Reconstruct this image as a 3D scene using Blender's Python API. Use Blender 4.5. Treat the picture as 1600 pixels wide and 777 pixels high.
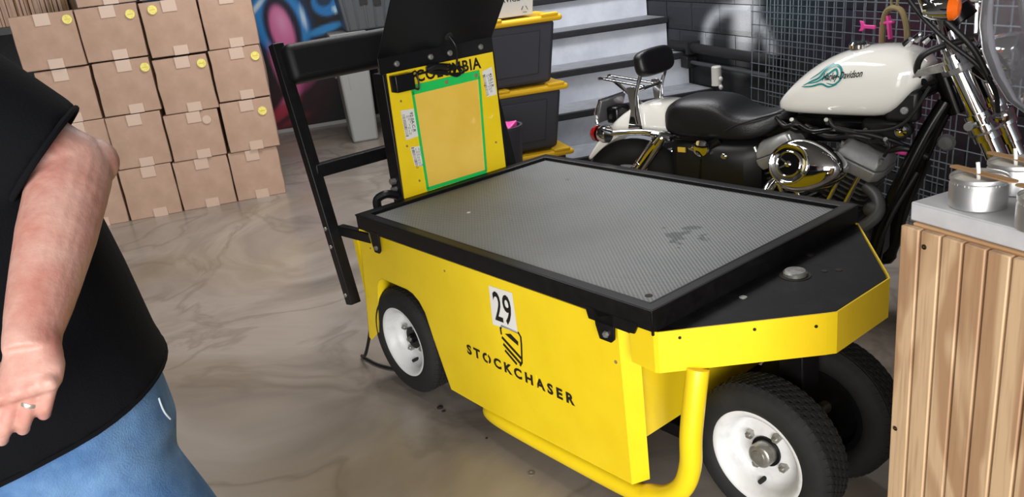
import bpy, bmesh, math, random
from mathutils import Vector, Matrix
random.seed(7)
for o in list(bpy.data.objects): bpy.data.objects.remove(o)
SC = bpy.context.scene
COL = SC.collection
PI = math.pi
# ------------------------------------------------------------------ camera
FPX, PITCH, ROLL, HCAM = 1275.0, math.radians(19.8), math.radians(6.9), 1.5
fwd = Vector((0, math.cos(PITCH), -math.sin(PITCH)))
r0 = Vector((1, 0, 0)); u0 = Vector((0, math.sin(PITCH), math.cos(PITCH)))
rgt = r0*math.cos(ROLL) - u0*math.sin(ROLL); upv = u0*math.cos(ROLL) + r0*math.sin(ROLL)
cam = bpy.data.cameras.new('camera'); co = bpy.data.objects.new('camera', cam); COL.objects.link(co)
cam.sensor_fit = 'HORIZONTAL'; cam.sensor_width = 36; cam.lens = 36*FPX/1600; cam.clip_start = 0.02
M3 = Matrix((rgt, upv, -fwd)).transposed()
co.matrix_world = Matrix.Translation((0, 0, HCAM)) @ M3.to_4x4()
SC.camera = co
# ------------------------------------------------------------------ world, lights, exposure
w = bpy.data.worlds.new('world'); SC.world = w; w.use_nodes = True
w.node_tree.nodes['Background'].inputs[0].default_value = (0.86, 0.93, 1.0, 1)
w.node_tree.nodes['Background'].inputs[1].default_value = 1.0
RT = math.radians(14)
def area(name, loc, target, sx, sy, power, col):
    l = bpy.data.lights.new(name, 'AREA'); l.shape = 'RECTANGLE'; l.size = sx; l.size_y = sy; l.energy = power; l.color = col
    o = bpy.data.objects.new(name, l); COL.objects.link(o); o.location = loc
    o.rotation_euler = (Vector(target) - Vector(loc)).to_track_quat('-Z', 'Y').to_euler()
    return o
# daylight entering through the open roller door behind the photographer
area('door_daylight', (-0.9, -4.9, 1.8), (0.1, 4.0, 1.0), 5.6, 3.2, 700, (1.0, 0.985, 0.96))
# a ceiling lamp strip over the room, itself out of view
area('unseen_ceiling_light', (-0.6, 3.4, 3.45), (-0.6, 3.4, 0), 0.5, 2.6, 50, (1.0, 0.96, 0.9))
area('unseen_ceiling_light', (0.3, 5.0, 3.45), (0.3, 5.6, 0), 2.6, 0.5, 120, (0.97, 0.97, 1.0))  # added fill light with no visible source, brightens the stairs and back
vs = SC.view_settings
vs.view_transform = 'Standard'; vs.look = 'None'; vs.gamma = 1.0; vs.use_curve_mapping = False; vs.exposure = 0.06

# ------------------------------------------------------------------ materials
def L(h):
    h = h.lstrip('#'); c = [int(h[i:i+2], 16)/255 for i in (0, 2, 4)]
    return tuple((x/12.92 if x <= .04045 else ((x+.055)/1.055)**2.4) for x in c) + (1,)
MATS = {}
def mat(name, col, rough=.5, metal=0., var=None, bump=None, coat=0., spec=.5, trans=0., ior=1.45, sheen=0., alpha=1., attr=False, stretch=(1,1,1)):
    m = bpy.data.materials.new(name); m.use_nodes = True; nt = m.node_tree; N = nt.nodes; K = nt.links
    p = N['Principled BSDF']
    p.inputs['Base Color'].default_value = L(col); p.inputs['Roughness'].default_value = rough; p.inputs['Metallic'].default_value = metal
    p.inputs['Coat Weight'].default_value = coat; p.inputs['Specular IOR Level'].default_value = spec
    p.inputs['Transmission Weight'].default_value = trans; p.inputs['IOR'].default_value = ior
    p.inputs['Sheen Weight'].default_value = sheen; p.inputs['Alpha'].default_value = alpha
    tc = N.new('ShaderNodeTexCoord'); mp = N.new('ShaderNodeMapping'); mp.inputs['Scale'].default_value = stretch
    K.new(tc.outputs['Object'], mp.inputs['Vector'])
    if attr:
        a = N.new('ShaderNodeVertexColor'); a.layer_name = 'Col'; K.new(a.outputs['Color'], p.inputs['Base Color'])
    if var:   # (scale, second colour, contrast low, contrast high)
        n = N.new('ShaderNodeTexNoise'); n.inputs['Scale'].default_value = var[0]; n.inputs['Detail'].default_value = 6; n.inputs['Roughness'].default_value = .6
        K.new(mp.outputs['Vector'], n.inputs['Vector'])
        r = N.new('ShaderNodeValToRGB'); r.color_ramp.elements[0].position = var[2]; r.color_ramp.elements[1].position = var[3]
        r.color_ramp.elements[0].color = L(col); r.color_ramp.elements[1].color = L(var[1])
        K.new(n.outputs['Fac'], r.inputs['Fac']); K.new(r.outputs['Color'], p.inputs['Base Color'])
    if bump:  # (scale, strength)
        n2 = N.new('ShaderNodeTexNoise'); n2.inputs['Scale'].default_value = bump[0]; n2.inputs['Detail'].default_value = 4
        K.new(mp.outputs['Vector'], n2.inputs['Vector'])
        b = N.new('ShaderNodeBump'); b.inputs['Strength'].default_value = bump[1]; b.inputs['Distance'].default_value = .01
        K.new(n2.outputs['Fac'], b.inputs['Height']); K.new(b.outputs['Normal'], p.inputs['Normal'])
    MATS[name] = m
    return m
mat('cardboard', '#a98c79', .75, var=(9, '#9c7f6b', .35, .75), bump=(60, .08))
mat('cardboard_dark', '#6f5238', .8, var=(12, '#8a6a4c', .3, .7))
mat('tape', '#b59b88', .4)
mat('sticker', '#ddd36c', .5, var=(90, '#c9bb4e', .45, .6))
mat('black_metal', '#0d0c0e', .40, spec=.3, var=(30, '#171618', .4, .8))
mat('pad_black', '#08080a', .55, spec=.35, bump=(40, .1))
mat('black_satin', '#101013', .3)
mat('black_plate', '#0f0e10', .6, spec=.25, var=(14, '#201f20', .5, .8), bump=(200, .06))
mat('yellow_paint', '#f0d01c', .36, coat=.15, var=(7, '#e9c614', .4, .8))
mat('cut_dark', '#1c1608', .7)  # dark colour painted in for the shade inside cut-outs
mat('rubber', '#1b1b1b', .8, var=(25, '#262422', .4, .8))
mat('rim_white', '#dadada', .35, var=(20, '#c2c2c2', .5, .8))
mat('steel', '#b4b3ad', .34, .75, var=(40, '#8b8983', .4, .7))
mat('chrome', '#dcdcde', .07, 1.0)
mat('alu', '#9b9b9b', .42, .45, var=(20, '#828283', .4, .8))
mat('alu_fin', '#5e5e5f', .5, .4)
mat('polished', '#d2d2d6', .2, .6)
mat('tin', '#cdcdce', .42, .9)
mat('wax', '#c9c6bd', .6)
mat('wick', '#ececE8'.lower(), .6)
mat('stick_wood', '#b08a5f', .6, var=(60, '#a27a4e', .4, .7), stretch=(.1,1,1))
mat('pearl_white', '#e4e2dc', .12, coat=1.0)
mat('leather', '#0d0d10', .42, bump=(180, .12))
mat('teal_paint', '#1f7f7e', .3)
mat('gold_paint', '#8a7a55', .4)
mat('black_gloss', '#09090a', .24, spec=.35)
mat('black_engine', '#141415', .45)
mat('red_lens', '#8d1416', .15, coat=1)
mat('amber_lens', '#f06a12', .2, coat=1)
mat('badge_gold', '#c9a83c', .4)
mat('pink_plastic', '#e04a9a', .4)
mat('clear_shield', '#e6e6ea', .06, trans=.93, ior=1.15)
mat('tote_black', '#383942', .5, bump=(120, .05))
mat('tote_lid', '#e3b41e', .45)
mat('white_card', '#c9c9c9', .6)
mat('grey_plastic', '#8d8d8a', .55)
mat('clear_tote', '#73777b', .3, trans=.5, ior=1.2, bump=(25, .2))
mat('riser_white', '#c8ccd4', .55, var=(5, '#aeb3bf', .4, .75))
mat('tread_grey', '#83868b', .6, var=(12, '#6d7075', .4, .75))
mat('nosing_black', '#1a1a1e', .7, var=(30, '#26262b', .4, .8))
mat('wire', '#626970', .4, .5)
mat('pipe_black', '#141417', .6)
mat('pipe_grey', '#4b4c50', .45, .4)
mat('white_plastic', '#b4b2ac', .45)
mat('counter_grey', '#bdbdbf', .45, var=(30, '#b3b3b6', .4, .7))
mat('pine', '#c9a379', .6, var=(20, '#b48a60', .4, .7), stretch=(.12,1,1))
mat('screw', '#3a2c1a', .5, .6)
mat('skin', '#c2978a', .5, var=(11, '#ad6c60', .45, .75), bump=(90, .12))
mat('nail', '#d9a898', .3)
mat('hair', '#57493d', .7)
mat('cotton_black', '#08090e', .95, spec=.2, bump=(300, .15))
mat('denim', '#3d628f', .85, var=(7, '#6a8fb8', .42, .75), bump=(350, .25))
mat('denim_light', '#c8d2da', .9)
mat('shoe', '#2c2c2e', .6)
mat('white_sole', '#c5c5c2', .6)
mat('eye_white', '#e8e4de', .3)
mat('ring', '#e4e2da', .3, .9)
mat('pouch_green', '#22c05a', .35)
mat('pouch_clear', '#efc858', .35, coat=.2, var=(3, '#e3b83f', .4, .7))
mat('label_white', '#dedcd6', .5)
mat('ink', '#15130f', .6)
mat('ink_grey', '#5a5a5c', .6)
mat('number_plate', '#77777a', .3, .6)
mat('cord', '#111112', .5)
mat('mural', '#222222', .6, attr=True)
mat('block_paint', '#222222', .7, attr=True, bump=(90, .25))
mat('ceiling_paint', '#55534f', .9)
mat('wall_plain', '#5b5957', .85)
mat('debris', '#1d1510', .8)
mat('trim_white', '#a9a9a6', .6)

def floor_mat():
    m = bpy.data.materials.new('epoxy_floor'); m.use_nodes = True; nt = m.node_tree; N = nt.nodes; K = nt.links; p = N['Principled BSDF']
    tc = N.new('ShaderNodeTexCoord')
    w1 = N.new('ShaderNodeTexNoise'); w1.inputs['Scale'].default_value = .7; w1.inputs['Detail'].default_value = 3
    K.new(tc.outputs['Object'], w1.inputs['Vector'])
    mx = N.new('ShaderNodeMix'); mx.data_type = 'VECTOR'; mx.inputs[0].default_value = .45
    K.new(tc.outputs['Object'], mx.inputs[4]); K.new(w1.outputs['Color'], mx.inputs[5])
    n1 = N.new('ShaderNodeTexNoise'); n1.inputs['Scale'].default_value = 1.5; n1.inputs['Detail'].default_value = 7; n1.inputs['Roughness'].default_value = .55; n1.inputs['Distortion'].default_value = .9
    K.new(mx.outputs[1], n1.inputs['Vector'])
    r = N.new('ShaderNodeValToRGB'); e = r.color_ramp.elements
    e[0].position = .28; e[0].color = L('#6f675f'); e[1].position = .76; e[1].color = L('#aaa39a')
    for pos, c in ((.40, '#857c73'), (.50, '#978e85'), (.58, '#8c8278'), (.66, '#a0978b')):
        q = e.new(pos); q.color = L(c)
    K.new(n1.outputs['Fac'], r.inputs['Fac'])
    # thin dark veins where a second noise crosses its midline
    n2 = N.new('ShaderNodeTexNoise'); n2.inputs['Scale'].default_value = 1.7; n2.inputs['Detail'].default_value = 5; n2.inputs['Distortion'].default_value = 1.2
    K.new(mx.outputs[1], n2.inputs['Vector'])
    s = N.new('ShaderNodeMath'); s.operation = 'SUBTRACT'; s.inputs[1].default_value = .5; K.new(n2.outputs['Fac'], s.inputs[0])
    ab = N.new('ShaderNodeMath'); ab.operation = 'ABSOLUTE'; K.new(s.outputs[0], ab.inputs[0])
    mr = N.new('ShaderNodeMapRange'); mr.inputs[1].default_value = 0; mr.inputs[2].default_value = .03; mr.inputs[3].default_value = .38; mr.inputs[4].default_value = 0
    K.new(ab.outputs[0], mr.inputs[0])
    mc = N.new('ShaderNodeMix'); mc.data_type = 'RGBA'; K.new(mr.outputs[0], mc.inputs[0]); K.new(r.outputs['Color'], mc.inputs[6]); mc.inputs[7].default_value = L('#5a5148')
    # broad ochre tint
    n3 = N.new('ShaderNodeTexNoise'); n3.inputs['Scale'].default_value = .8; K.new(tc.outputs['Object'], n3.inputs['Vector'])
    mr3 = N.new('ShaderNodeMapRange'); mr3.inputs[1].default_value = .48; mr3.inputs[2].default_value = .7; mr3.inputs[3].default_value = 0; mr3.inputs[4].default_value = .4; K.new(n3.outputs['Fac'], mr3.inputs[0])
    mo = N.new('ShaderNodeMix'); mo.data_type = 'RGBA'; K.new(mr3.outputs[0], mo.inputs[0]); K.new(mc.outputs[2], mo.inputs[6]); mo.inputs[7].default_value = L('#8f7b52')
    K.new(mo.outputs[2], p.inputs['Base Color'])
    p.inputs['Roughness'].default_value = .27; p.inputs['Specular IOR Level'].default_value = .45
    MATS['epoxy_floor'] = m
floor_mat()
def mat_deck():
    m = bpy.data.materials.new('deck_rubber'); m.use_nodes = True; nt = m.node_tree; N = nt.nodes; K = nt.links; p = N['Principled BSDF']
    tc = N.new('ShaderNodeTexCoord'); sx = N.new('ShaderNodeSeparateXYZ'); K.new(tc.outputs['Object'], sx.inputs[0])
    def sinw(out, k):
        a = N.new('ShaderNodeMath'); a.operation = 'MULTIPLY'; a.inputs[1].default_value = k; K.new(out, a.inputs[0])
        b = N.new('ShaderNodeMath'); b.operation = 'SINE'; K.new(a.outputs[0], b.inputs[0]); return b.outputs[0]
    A = sinw(sx.outputs[0], 2*PI/.016); B = sinw(sx.outputs[1], 2*PI/.012)
    c = N.new('ShaderNodeMath'); c.operation = 'MULTIPLY'; K.new(A, c.inputs[0]); K.new(B, c.inputs[1])
    bp = N.new('ShaderNodeBump'); bp.inputs['Strength'].default_value = .35; bp.inputs['Distance'].default_value = .002; K.new(c.outputs[0], bp.inputs['Height']); K.new(bp.outputs['Normal'], p.inputs['Normal'])
    n = N.new('ShaderNodeTexNoise'); n.inputs['Scale'].default_value = 5; n.inputs['Detail'].default_value = 8; K.new(tc.outputs['Object'], n.inputs['Vector'])
    r = N.new('ShaderNodeValToRGB'); r.color_ramp.elements[0].position = .3; r.color_ramp.elements[0].color = L('#777a7a'); r.color_ramp.elements[1].position = .75; r.color_ramp.elements[1].color = L('#848686')
    K.new(n.outputs['Fac'], r.inputs['Fac'])
    mr = N.new('ShaderNodeMapRange'); mr.inputs[1].default_value = -1; mr.inputs[2].default_value = 1; mr.inputs[3].default_value = 0.; mr.inputs[4].default_value = .6; K.new(c.outputs[0], mr.inputs[0])
    mc = N.new('ShaderNodeMix'); mc.data_type = 'RGBA'; K.new(mr.outputs[0], mc.inputs[0]); K.new(r.outputs['Color'], mc.inputs[6]); mc.inputs[7].default_value = L('#606363')
    # worn dark scuff
    n2 = N.new('ShaderNodeTexNoise'); n2.inputs['Scale'].default_value = 4; n2.inputs['Detail'].default_value = 9; n2.inputs['Roughness'].default_value = .75; K.new(tc.outputs['Object'], n2.inputs['Vector'])
    m2 = N.new('ShaderNodeMapRange'); m2.inputs[1].default_value = .66; m2.inputs[2].default_value = .72; m2.inputs[3].default_value = 0; m2.inputs[4].default_value = .5; K.new(n2.outputs['Fac'], m2.inputs[0])
    md = N.new('ShaderNodeMix'); md.data_type = 'RGBA'; K.new(m2.outputs[0], md.inputs[0]); K.new(mc.outputs[2], md.inputs[6]); md.inputs[7].default_value = L('#34383a')
    ds = N.new('ShaderNodeVectorMath'); ds.operation = 'DISTANCE'; ds.inputs[1].default_value = (1.09, .46, .677); K.new(tc.outputs['Object'], ds.inputs[0])
    mq = N.new('ShaderNodeMapRange'); mq.inputs[1].default_value = .02; mq.inputs[2].default_value = .14; mq.inputs[3].default_value = .17; mq.inputs[4].default_value = -.1; K.new(ds.outputs['Value'], mq.inputs[0])
    ad = N.new('ShaderNodeMath'); ad.operation = 'ADD'; K.new(mq.outputs[0], ad.inputs[0])
    n5 = N.new('ShaderNodeTexNoise'); n5.inputs['Scale'].default_value = 16; n5.inputs['Detail'].default_value = 6; K.new(tc.outputs['Object'], n5.inputs['Vector']); K.new(n5.outputs['Fac'], ad.inputs[1])
    m5 = N.new('ShaderNodeMapRange'); m5.inputs[1].default_value = .62; m5.inputs[2].default_value = .68; m5.inputs[3].default_value = 0; m5.inputs[4].default_value = .75; K.new(ad.outputs[0], m5.inputs[0])
    me_ = N.new('ShaderNodeMix'); me_.data_type = 'RGBA'; K.new(m5.outputs[0], me_.inputs[0]); K.new(md.outputs[2], me_.inputs[6]); me_.inputs[7].default_value = L('#3c4042')
    K.new(me_.outputs[2], p.inputs['Base Color']); p.inputs['Roughness'].default_value = .5
    MATS['deck_rubber'] = m
mat_deck()
def mat_ply():
    m = bpy.data.materials.new('plywood'); m.use_nodes = True; nt = m.node_tree; N = nt.nodes; K = nt.links; p = N['Principled BSDF']
    tc = N.new('ShaderNodeNewGeometry'); mp = N.new('ShaderNodeMapping'); mp.inputs['Scale'].default_value = (8, 8, 1.5); K.new(tc.outputs['Position'], mp.inputs['Vector'])
    n = N.new('ShaderNodeTexNoise'); n.inputs['Scale'].default_value = 1.0; n.inputs['Detail'].default_value = 3; n.inputs['Distortion'].default_value = .6; K.new(mp.outputs['Vector'], n.inputs['Vector'])
    mu = N.new('ShaderNodeMath'); mu.operation = 'MULTIPLY'; mu.inputs[1].default_value = 26; K.new(n.outputs['Fac'], mu.inputs[0])
    si = N.new('ShaderNodeMath'); si.operation = 'SINE'; K.new(mu.outputs[0], si.inputs[0])
    r = N.new('ShaderNodeValToRGB'); e = r.color_ramp.elements; e[0].position = .35; e[0].color = L('#c4a581'); e[1].position = .9; e[1].color = L('#a58160')
    mr = N.new('ShaderNodeMapRange'); mr.inputs[1].default_value = -1; mr.inputs[2].default_value = 1; K.new(si.outputs[0], mr.inputs[0]); K.new(mr.outputs[0], r.inputs['Fac'])
    f = N.new('ShaderNodeTexNoise'); f.inputs['Scale'].default_value = 60; f.inputs['Detail'].default_value = 3
    mp2 = N.new('ShaderNodeMapping'); mp2.inputs['Scale'].default_value = (3, 3, .12); K.new(tc.outputs['Position'], mp2.inputs['Vector']); K.new(mp2.outputs['Vector'], f.inputs['Vector'])
    mf = N.new('ShaderNodeMapRange'); mf.inputs[1].default_value = .5; mf.inputs[2].default_value = .75; mf.inputs[3].default_value = 0; mf.inputs[4].default_value = .5; K.new(f.outputs['Fac'], mf.inputs[0])
    mc = N.new('ShaderNodeMix'); mc.data_type = 'RGBA'; K.new(mf.outputs[0], mc.inputs[0]); K.new(r.outputs['Color'], mc.inputs[6]); mc.inputs[7].default_value = L('#8f7055')
    K.new(mc.outputs[2], p.inputs['Base Color']); p.inputs['Roughness'].default_value = .55
    MATS['plywood'] = m
mat_ply()

# ------------------------------------------------------------------ mesh helpers
def tag(o, label=None, cat=None, group=None, kind=None):
    if label: o['label'] = label
    if cat: o['category'] = cat
    if group: o['group'] = group
    if kind: o['kind'] = kind
    return o
def empty(name, loc=(0, 0, 0), rz=0., label=None, cat=None, group=None):
    o = bpy.data.objects.new(name, None); COL.objects.link(o); o.location = loc; o.rotation_euler = (0, 0, rz); o.empty_display_size = .1
    return tag(o, label, cat, group)
def frame_from(axis):
    a = Vector(axis).normalized(); h = Vector((0, 0, 1)) if abs(a.z) < .9 else Vector((1, 0, 0))
    x = h.cross(a).normalized(); y = a.cross(x)
    return x, y, a
def crom(pts, sub=6, closed=False):
    P = [Vector(p) for p in pts]; n = len(P); out = []
    for i in range(n if closed else n-1):
        g = (lambda k: P[k % n]) if closed else (lambda k: P[max(0, min(n-1, k))])
        a, b, c, d = g(i-1), g(i), g(i+1), g(i+2)
        for j in range(sub):
            t = j/sub
            out.append(.5*((2*b) + (c-a)*t + (2*a-5*b+4*c-d)*t*t + (3*b-a-3*c+d)*t**3))
    if not closed: out.append(P[-1])
    return out
class MB:
    def __init__(s): s.v = []; s.f = []
    def add(s, vs, fs):
        k = len(s.v); s.v += [tuple(x) for x in vs]; s.f += [tuple(i+k for i in f) for f in fs]; return s
    def box(s, lo, hi, M=None):
        (a, b, c), (d, e, g) = lo, hi
        V = [Vector(p) for p in ((a,b,c),(d,b,c),(d,e,c),(a,e,c),(a,b,g),(d,b,g),(d,e,g),(a,e,g))]
        if M is not None: V = [M @ p for p in V]
        return s.add(V, [(3,2,1,0),(4,5,6,7),(0,1,5,4),(1,2,6,5),(2,3,7,6),(3,0,4,7)])
    def bar(s, p0, p1, wx, wy, up=(0, 0, 1)):
        p0, p1 = Vector(p0), Vector(p1); a = (p1-p0).normalized(); u = Vector(up)
        x = a.cross(u).normalized(); y = x.cross(a)
        V = []
        for p in (p0, p1):
            for i, j in ((-1,-1),(1,-1),(1,1),(-1,1)): V.append(p + x*i*wx/2 + y*j*wy/2)
        return s.add(V, [(3,2,1,0),(4,5,6,7),(0,1,5,4),(1,2,6,5),(2,3,7,6),(3,0,4,7)])
    def loft(s, rings, cap=True, closed=True):
        n = len(rings[0]); V = [p for r in rings for p in r]; F = []
        for i in range(len(rings)-1):
            for j in range(n if closed else n-1):
                k = (j+1) % n; F.append((i*n+j, i*n+k, (i+1)*n+k, (i+1)*n+j))
        if cap and closed:
            F.append(tuple(range(n-1, -1, -1))); F.append(tuple((len(rings)-1)*n+j for j in range(n)))
        return s.add(V, F)
    def tube(s, pts, r, n=10, sub=0, cap=True, closed=False):
        P = crom(pts, sub, closed) if sub else [Vector(p) for p in pts]
        R = r if isinstance(r, (list, tuple)) else None
        rings = []; m = len(P); x = None
        for i, p in enumerate(P):
            if closed: t = P[(i+1) % m] - P[i-1]
            else: t = P[min(i+1, m-1)] - P[max(i-1, 0)]
            t.normalize()
            if x is None: x, _, _ = frame_from(t)
            x = (x - t*x.dot(t)).normalized(); y = t.cross(x)
            if R: q = i/(m-1)*(len(R)-1); k = min(int(q), len(R)-2); rr = R[k]+(R[k+1]-R[k])*(q-k)
            else: rr = r
            rings.append([p + x*rr*math.cos(2*PI*j/n) + y*rr*math.sin(2*PI*j/n) for j in range(n)])
        if closed:
            rings.append(rings[0])
            return s.loft(rings, cap=False)
        return s.loft(rings, cap)
    def cyl(s, p0, p1, r0, r1=None, n=18, cap=True): 
        r1 = r0 if r1 is None else r1; p0, p1 = Vector(p0), Vector(p1); x, y, a = frame_from(p1-p0)
        return s.loft([[p + x*r*math.cos(2*PI*j/n) + y*r*math.sin(2*PI*j/n) for j in range(n)] for p, r in ((p0, r0), (p1, r1))], cap)
    def lathe(s, prof, o, axis, n=32, cap=False, closed=False):
        x, y, a = frame_from(axis); o = Vector(o)
        rings = [[o + a*h + x*r*math.cos(2*PI*j/n) + y*r*math.sin(2*PI*j/n) for j in range(n)] for r, h in prof]
        if closed: rings.append(rings[0])
        return s.loft(rings, cap)
    def prism(s, poly, fn, h0, h1):
        n = len(poly)
        V = [fn(x, y, h0) for x, y in poly] + [fn(x, y, h1) for x, y in poly]
        return s.add(V, [tuple(range(n-1, -1, -1)), tuple(range(n, 2*n))] + [(i, (i+1) % n, n+(i+1) % n, n+i) for i in range(n)])
    def ball(s, c, r, n=16, m=10, M=None):
        rx, ry, rz = r if isinstance(r, (tuple, list)) else (r, r, r); c = Vector(c); rings = []
        for i in range(m+1):
            th = PI*(i+.02)/(m+.04); q = []
            for j in range(n):
                ph = 2*PI*j/n; d = Vector((rx*math.sin(th)*math.cos(ph), ry*math.sin(th)*math.sin(ph), -rz*math.cos(th)))
                q.append(c + (M @ d if M is not None else d))
            rings.append(q)
        return s.loft(rings)
    def build(s, name, m, parent=None, bevel=0., seg=2, smooth=True, angle=35, solid=0., remesh=0., sm=0, subsurf=0, kind=None):
        me = bpy.data.meshes.new(name); me.from_pydata(s.v, [], s.f); me.validate(); me.update()
        bm = bmesh.new(); bm.from_mesh(me); bmesh.ops.recalc_face_normals(bm, faces=bm.faces); bm.to_mesh(me); bm.free()
        return link(name, me, m, parent, bevel, seg, smooth, angle, solid, remesh, sm, subsurf, kind)
def link(name, me, m, parent=None, bevel=0., seg=2, smooth=True, angle=35, solid=0., remesh=0., sm=0, subsurf=0, kind=None):
    if m: me.materials.append(MATS[m])
    if smooth: me.shade_smooth(); 
    if smooth and not remesh and not subsurf: me.set_sharp_from_angle(angle=math.radians(angle))
    o = bpy.data.objects.new(name, me); COL.objects.link(o)
    if parent: o.parent = parent
    if solid: d = o.modifiers.new('solid', 'SOLIDIFY'); d.thickness = solid; d.offset = 0
    if remesh:
        d = o.modifiers.new('remesh', 'REMESH'); d.mode = 'VOXEL'; d.voxel_size = remesh; d.use_smooth_shade = True
    if sm: d = o.modifiers.new('smooth', 'SMOOTH'); d.iterations = sm; d.factor = .5
    if subsurf: d = o.modifiers.new('sub', 'SUBSURF'); d.levels = subsurf; d.render_levels = subsurf
    if bevel: d = o.modifiers.new('bevel', 'BEVEL'); d.width = bevel; d.segments = seg; d.limit_method = 'ANGLE'; d.angle_limit = math.radians(40)
    if kind: o['kind'] = kind
    return o
def copy(o, parent=None, loc=None):
    c = o.copy(); COL.objects.link(c); c.parent = parent
    if loc is not None: c.location = loc
    return c
def copy_tree(o, parent=None):
    c = copy(o, parent)
    for ch in list(o.children): copy_tree(ch, c)
    return c
def text(name, body, o, xd, yd, height, m, parent, width=None, bold=0., shear=0., spacing=1., depth=.0006, align='CENTER'):
    """lettering laid on a plane: o = centre, xd/yd unit directions of the plane"""
    c = bpy.data.curves.new(name, 'FONT'); c.body = body; c.size = 1; c.offset = bold; c.shear = shear; c.space_character = spacing; c.resolution_u = 3
    t = bpy.data.objects.new(name, c); COL.objects.link(t)
    dg = bpy.context.evaluated_depsgraph_get(); me = bpy.data.meshes.new_from_object(t.evaluated_get(dg))
    bpy.data.objects.remove(t); bpy.data.curves.remove(c)
    xs = [v.co.x for v in me.vertices]; ys = [v.co.y for v in me.vertices]
    x0, x1, y0, y1 = min(xs), max(xs), min(ys), max(ys)
    sy = height/(y1-y0); sx = sy if width is None else width/(x1-x0)
    o, xd, yd = Vector(o), Vector(xd).normalized(), Vector(yd).normalized(); nd = xd.cross(yd).normalized()
    cx = (x0+x1)/2 if align == 'CENTER' else x0
    for v in me.vertices: v.co = o + xd*(v.co.x-cx)*sx + yd*(v.co.y-(y0+y1)/2)*sy + nd*depth
    me.materials.clear()
    return link(name, me, m, parent, smooth=False)
def disc(mb, c, axis, r, th, n=20):
    a = Vector(axis).normalized(); return mb.cyl(Vector(c), Vector(c)+a*th, r, n=n)

# ================================================================== THE ROOM
ra = Vector((math.cos(RT), math.sin(RT), 0)); rb = Vector((-math.sin(RT), math.cos(RT), 0))
def rw(a, b, z=0.): return ra*a + rb*b + Vector((0, 0, z))
WALL_A, BACK_B, FRONT_B, LEFT_A, CEIL = 2.95, 8.9, -5.4, -5.2, 3.6
fl = MB().box((LEFT_A-.1, FRONT_B-3, -.1), (WALL_A+.1, BACK_B+.1, 0)).build('floor', 'epoxy_floor', kind='structure'); fl.rotation_euler.z = RT
ce = MB().box((LEFT_A-.1, FRONT_B, CEIL), (WALL_A+.1, BACK_B+.1, CEIL+.1)).build('ceiling', 'ceiling_paint', kind='structure'); ce.rotation_euler.z = RT
lw = MB().box((LEFT_A-.1, FRONT_B, 0), (LEFT_A, BACK_B, CEIL)).build('wall_left', 'wall_plain', kind='structure'); lw.rotation_euler.z = RT
# back wall with a spray-painted mural; the paint is a colour layer stored on the wall itself
def sd_ell(x, y, cx, cy, rx, ry, ang):
    c, s_ = math.cos(ang), math.sin(ang); dx, dy = x-cx, y-cy; px, py = dx*c+dy*s_, -dx*s_+dy*c
    return (math.hypot(px/rx, py/ry)-1)*min(rx, ry)
def mixc(a, b, t): t = max(0, min(1, t)); return tuple(a[i]+(b[i]-a[i])*t for i in range(3))
def ss(e0, e1, x): t = max(0, min(1, (x-e0)/(e1-e0))); return t*t*(3-2*t)
def hx(h): return L(h)[:3]
def mural_col(a, z):
    c = hx('#121014')
    c = mixc(c, hx('#31131d'), .8*ss(.25, 0, sd_ell(a, z, .05, .25, .35, .2, .7)))
    # big blue figure with a pink tongue
    d = sd_ell(a, z, .10, 1.10, .30, .42, .25); c = mixc(c, hx('#1467ad'), ss(.02, -.02, d))
    c = mixc(c, hx('#3290d6'), ss(.05, -.02, abs(d+.10)-.03)*.8)
    c = mixc(c, hx('#0a2340'), ss(.02, -.01, abs(d)-.02))
    d3 = sd_ell(a, z, .11, 1.05, .175, .33, .12); c = mixc(c, hx('#1a1330'), ss(.02, -.02, d3))
    d4 = sd_ell(a, z, .10, 1.02, .11, .25, .12); c = mixc(c, hx('#e274a8'), ss(.02, -.02, d4)); c = mixc(c, hx('#f2a8cc'), .7*ss(.05, -.06, sd_ell(a, z, .11, 1.1, .06, .12, .1)))
    for (x, y, rx, ry, an) in ((-.10, 1.28, .10, .018, .75), (.22, 1.38, .12, .02, -.3), (.33, 1.12, .016, .08, .1)):
        c = mixc(c, hx('#cfe4f2'), ss(.02, -.012, sd_ell(a, z, x, y, rx, ry, an)))
    # small blue scroll on the right
    d = sd_ell(a, z, .60, 1.26, .17, .15, .5); c = mixc(c, hx('#2079be'), ss(.015, -.02, d)); c = mixc(c, hx('#0b2d4d'), ss(.01, -.02, sd_ell(a, z, .57, 1.28, .09, .08, .5)))
    c = mixc(c, hx('#2b86c4'), ss(.02, -.01, sd_ell(a, z, .52, .98, .17, .035, .2)))
    c = mixc(c, hx('#bfe0ee'), ss(.012, -.012, sd_ell(a, z, .66, 1.16, .02, .035, .3)))
    c = mixc(c, hx('#b02a3c'), ss(.015, -.015, sd_ell(a, z, .82, 1.02, .10, .035, .5)))
    # sweeping pink and red strokes under the figure
    for (x, y, rx, ry, an, col) in ((.0, .62, .05, .24, .2, '#e876aa'), (.10, .40, .06, .30, -.75, '#d8649a'), (.30, .52, .05, .16, -.8, '#8f3a66'), (-.06, .22, .20, .06, .5, '#a3262f'), (.02, .10, .16, .03, .3, '#7c2130')):
        c = mixc(c, hx(col), .85*ss(.03, -.03, sd_ell(a, z, x, y, rx, ry, an)))
    c = mixc(c, hx('#dfe5ea'), ss(.01, -.005, sd_ell(a, z, .55, .50, .012, .014, 0)))
    c = mixc(c, hx('#36617f'), .6*ss(.25, -.1, sd_ell(a, z, -.9, 1.4, .5, .5, 0)))
    return c
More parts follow.
